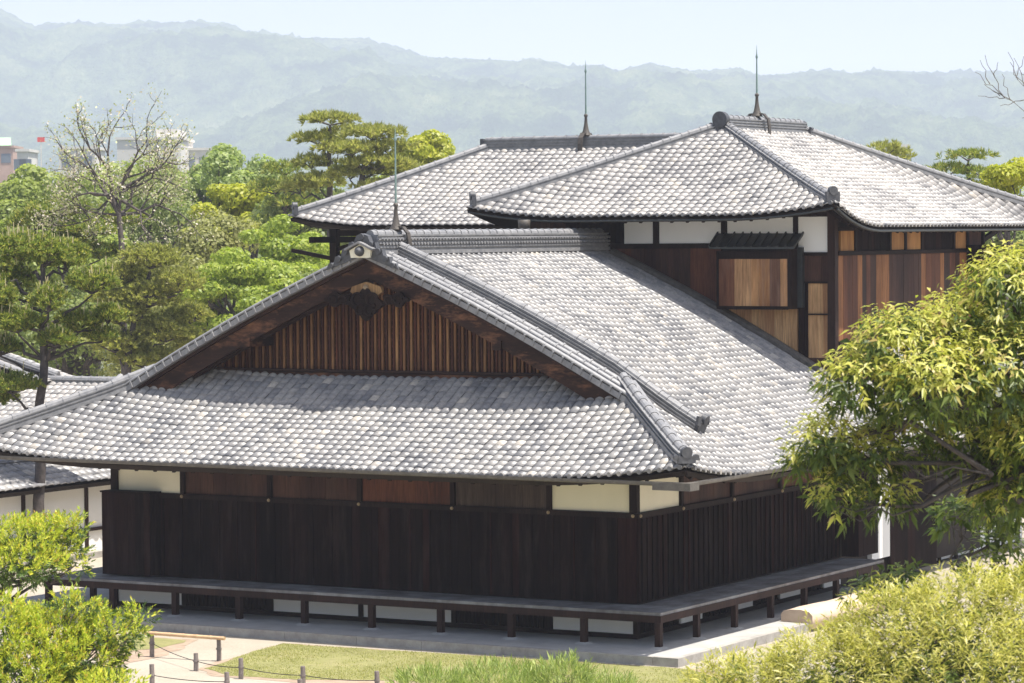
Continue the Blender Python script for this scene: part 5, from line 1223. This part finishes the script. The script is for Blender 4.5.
def fg_tree(name, D, lobes_px, label, cat, seed, trunk, dens, new, old, leaf, lo=0.4, Lax=0.13, m_=9, ang=70, droop=0.5, inner=0.6, group=None, limbs=True, tr=0.1, bark='bark', upb=0.55, split=0.5):
    """lobes_px: (px, py, rx px, ry px, depth offset, depth radius m)"""
    rg = np.random.default_rng(seed); k = D/FPX; lob = []
    for a, b, rx, ry, off, rd in lobes_px:
        c = at(a, b, D+off); lob.append((c, (rx*k, rd, ry*k)))
    tb = at(trunk[0], trunk[1], D+trunk[2]); T = Thing(name, (tb[0], tb[1], GZ), label, cat, group)
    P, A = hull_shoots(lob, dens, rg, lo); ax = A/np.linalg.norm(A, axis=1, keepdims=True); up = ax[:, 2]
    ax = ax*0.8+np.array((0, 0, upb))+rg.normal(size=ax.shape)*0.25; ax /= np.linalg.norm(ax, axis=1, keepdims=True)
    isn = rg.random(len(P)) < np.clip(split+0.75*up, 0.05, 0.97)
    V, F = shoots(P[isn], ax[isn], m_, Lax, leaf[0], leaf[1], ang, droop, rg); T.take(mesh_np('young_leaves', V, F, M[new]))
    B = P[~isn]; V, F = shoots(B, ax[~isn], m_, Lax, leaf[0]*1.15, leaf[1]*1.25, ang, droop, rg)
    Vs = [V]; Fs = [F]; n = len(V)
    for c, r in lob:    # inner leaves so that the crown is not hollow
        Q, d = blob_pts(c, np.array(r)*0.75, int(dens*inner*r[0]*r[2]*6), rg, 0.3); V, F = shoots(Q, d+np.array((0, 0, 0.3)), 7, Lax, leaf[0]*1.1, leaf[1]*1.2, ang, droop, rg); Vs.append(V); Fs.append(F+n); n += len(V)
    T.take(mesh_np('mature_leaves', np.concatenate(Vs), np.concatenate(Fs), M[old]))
    mb = MB(); base = np.array((tb[0], tb[1], GZ)); top = tb; pts = branch(mb, base, top, tr*1.3, tr, rg, 0.04, 8, 9)
    for c, r in lob:
        q = branch(mb, top+rg.normal(size=3)*0.05, c, tr*0.45, tr*0.16, rg, 0.2, 7, 6)
        for j in range(7):
            e = np.array(c)+rg.normal(size=3)*np.array(r)*0.45; branch(mb, q[rg.integers(3, 7)], e, tr*0.14, tr*0.04, rg, 0.2, 5, 5)
    T.part('branches', mb, M[bark]); return T
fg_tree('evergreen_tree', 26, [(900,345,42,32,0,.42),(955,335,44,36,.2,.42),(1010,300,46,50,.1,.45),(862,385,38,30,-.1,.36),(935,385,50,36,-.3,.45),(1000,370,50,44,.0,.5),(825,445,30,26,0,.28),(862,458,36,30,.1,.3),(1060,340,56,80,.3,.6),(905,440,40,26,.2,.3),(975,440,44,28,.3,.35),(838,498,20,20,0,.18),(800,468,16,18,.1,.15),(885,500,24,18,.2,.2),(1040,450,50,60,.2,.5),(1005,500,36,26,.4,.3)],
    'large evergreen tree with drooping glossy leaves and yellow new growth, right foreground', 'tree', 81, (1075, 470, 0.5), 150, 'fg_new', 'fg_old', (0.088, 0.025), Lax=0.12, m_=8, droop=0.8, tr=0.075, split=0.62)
fg_tree('shrub', 24, [(768,703,68,38,0,.5),(835,682,66,50,.1,.55),(903,652,68,58,0,.6),(970,634,66,58,.1,.6),(1030,640,60,62,.2,.6),(940,680,120,60,-.3,.6),(840,700,90,50,-.3,.5),(725,700,42,32,.1,.35)],
    'pale yellow green leafy shrub filling the bottom right corner', 'shrub', 82, (920, 720, 0.0), 230, 'fg_shrub', 'fg_old', (0.08, 0.012), Lax=0.13, m_=12, ang=50, droop=0.6, tr=0.09, upb=0.9, split=0.75)
fg_tree('shrub', 27, [(905,585,26,16,0,.25),(960,520,22,20,.2,.25),(1000,560,34,24,.4,.3),(865,598,16,12,0,.2),(1010,520,20,18,.5,.25)],
    'dark glossy shrub between the evergreen tree and the pale shrub', 'shrub', 83, (960, 640, 0.0), 55, 'fg_old', 'fg_old', (0.11, 0.035), Lax=0.10, droop=0.6, tr=0.05)
fg_tree('conifer', 32, [(16,546,44,20,0,.5),(48,540,26,16,.2,.35),(18,566,44,15,-.2,.5),(-30,560,50,32,0,.5),(70,528,13,7,.1,.15),(74,566,10,6,.1,.15),(60,552,22,10,.3,.25)],
    'yellow tipped conifer branch mass at the left edge, the upper one', 'conifer', 84, (-30, 620, 0.3), 260, 'yew', 'yew_old', (0.045, 0.014), Lax=0.13, m_=16, ang=50, droop=0.0, tr=0.06, upb=0.5, split=0.7)
fg_tree('conifer', 30, [(28,665,58,40,0,.6),(76,664,40,30,.1,.5),(52,634,38,20,.2,.4),(110,636,28,12,.2,.3),(-10,640,50,38,0,.5),(10,694,70,45,-.2,.6),(82,692,30,18,.1,.4),(136,620,10,6,.2,.12),(92,618,14,6,.3,.15),(72,606,14,6,0,.15)],
    'bright green conifer filling the bottom left corner, the lower one', 'conifer', 85, (30, 720, 0.3), 260, 'yew', 'yew_old', (0.048, 0.015), Lax=0.14, m_=16, ang=50, droop=0.0, tr=0.07, upb=0.5, split=0.7)
fg_tree('shrub', 30, [(110,690,26,8,-.5,.3)], 'low conifer sprig poking in at the bottom edge, left of the stakes', 'conifer', 86, (80, 710, 0), 180, 'yew', 'yew_old', (0.05, 0.02), Lax=0.13, m_=12, ang=50, droop=0, tr=0.03)
fg_tree('feathery_bush', 45, [(430,692,36,12,0,.5),(500,690,46,16,.2,.6),(560,690,34,20,0,.4),(606,697,30,13,.2,.5),(570,680,16,14,0,.25)],
    'feathery light green bush at the bottom centre before the lawn', 'bush', 87, (510, 700, 0), 95, 'feather', 'feather', (0.12, 0.014), Lax=0.2, m_=14, ang=38, droop=0.1, tr=0.04, upb=1.3)
# twigs reaching in at the right edge
T = Thing('bare_twigs', tuple(np.array((at(1075, 300, 40)[0], at(1075, 300, 40)[1], GZ))), 'bare brown twigs reaching in at the right edge against the hills', 'bare tree')
rg = np.random.default_rng(9); mb = MB(); a = at(1070, 300, 40); branch(mb, (a[0], a[1], GZ), a, 0.08, 0.06, rg, 0.04); b = at(1055, 120, 40); branch(mb, a, b, 0.06, 0.02, rg, 0.04)
for (x1, y1, x2, y2) in ((1055,120,1005,98),(1005,98,975,72),(1005,98,985,55),(1030,108,1008,52),(1050,110,1018,80),(1018,80,1010,62),(1005,98,978,96),(1040,95,1020,70),(1015,103,992,90),(1000,96,984,84),(1010,100,1002,74),(1028,98,1014,58),(990,84,980,60),(995,78,998,62),(1024,100,1000,106),(1016,78,1024,56),(1045,115,1022,118)):
    branch(mb, at(x1, y1, 40), at(x2, y2, 40), 0.006, 0.003, rg, 0.12, 6, 5)
T.part('branches', mb, M['bark_grey'])

# short grass standing on the lawn
def inside(P, poly):
    x, y = P[:, 0], P[:, 1]; r_ = np.zeros(len(P), bool); j = len(poly)-1
    for i in range(len(poly)):
        (xi, yi), (xj, yj) = poly[i], poly[j]
        r_ ^= ((yi > y) != (yj > y)) & (x < (xj-xi)*(y-yi)/(yj-yi+1e-12)+xi); j = i
    return r_
rg = np.random.default_rng(21); lp = np.array(lawnA); n = 60000
P = np.stack([rg.uniform(lp[:, 0].min(), lp[:, 0].max(), n), rg.uniform(lp[:, 1].min(), lp[:, 1].max(), n)], 1)
dens_ = fbm(P[:, 0]*1.3+50, P[:, 1]*1.3+50, 91, 4); P = P[inside(P, lawnA) & (dens_ > rg.uniform(0.25, 0.6, n))]
m_ = len(P); B = np.concatenate([P, np.full((m_, 1), GZ+0.008)], 1); s3 = rg.normal(size=(m_, 3)); s3[:, 2] = 0; s3 /= np.linalg.norm(s3, axis=1, keepdims=True)
h = rg.uniform(0.01, 0.03, (m_, 1)); tip = B+rg.normal(size=(m_, 3))*0.012*np.array((1, 1, 0))+np.array((0, 0, 1.0))*h
V = np.stack([B-s3*0.006, B+s3*0.006, tip], 1).reshape(-1, 3)
M['grass'] = leaf_mat('grass_blade', [(0, (0.3, 0.31, 0.09)), (0.6, (0.4, 0.4, 0.14)), (1, (0.55, 0.5, 0.25))], 0.5)
tag(mesh_np('grass', V, np.arange(3*m_).reshape(-1, 3), M['grass']), kind='stuff')
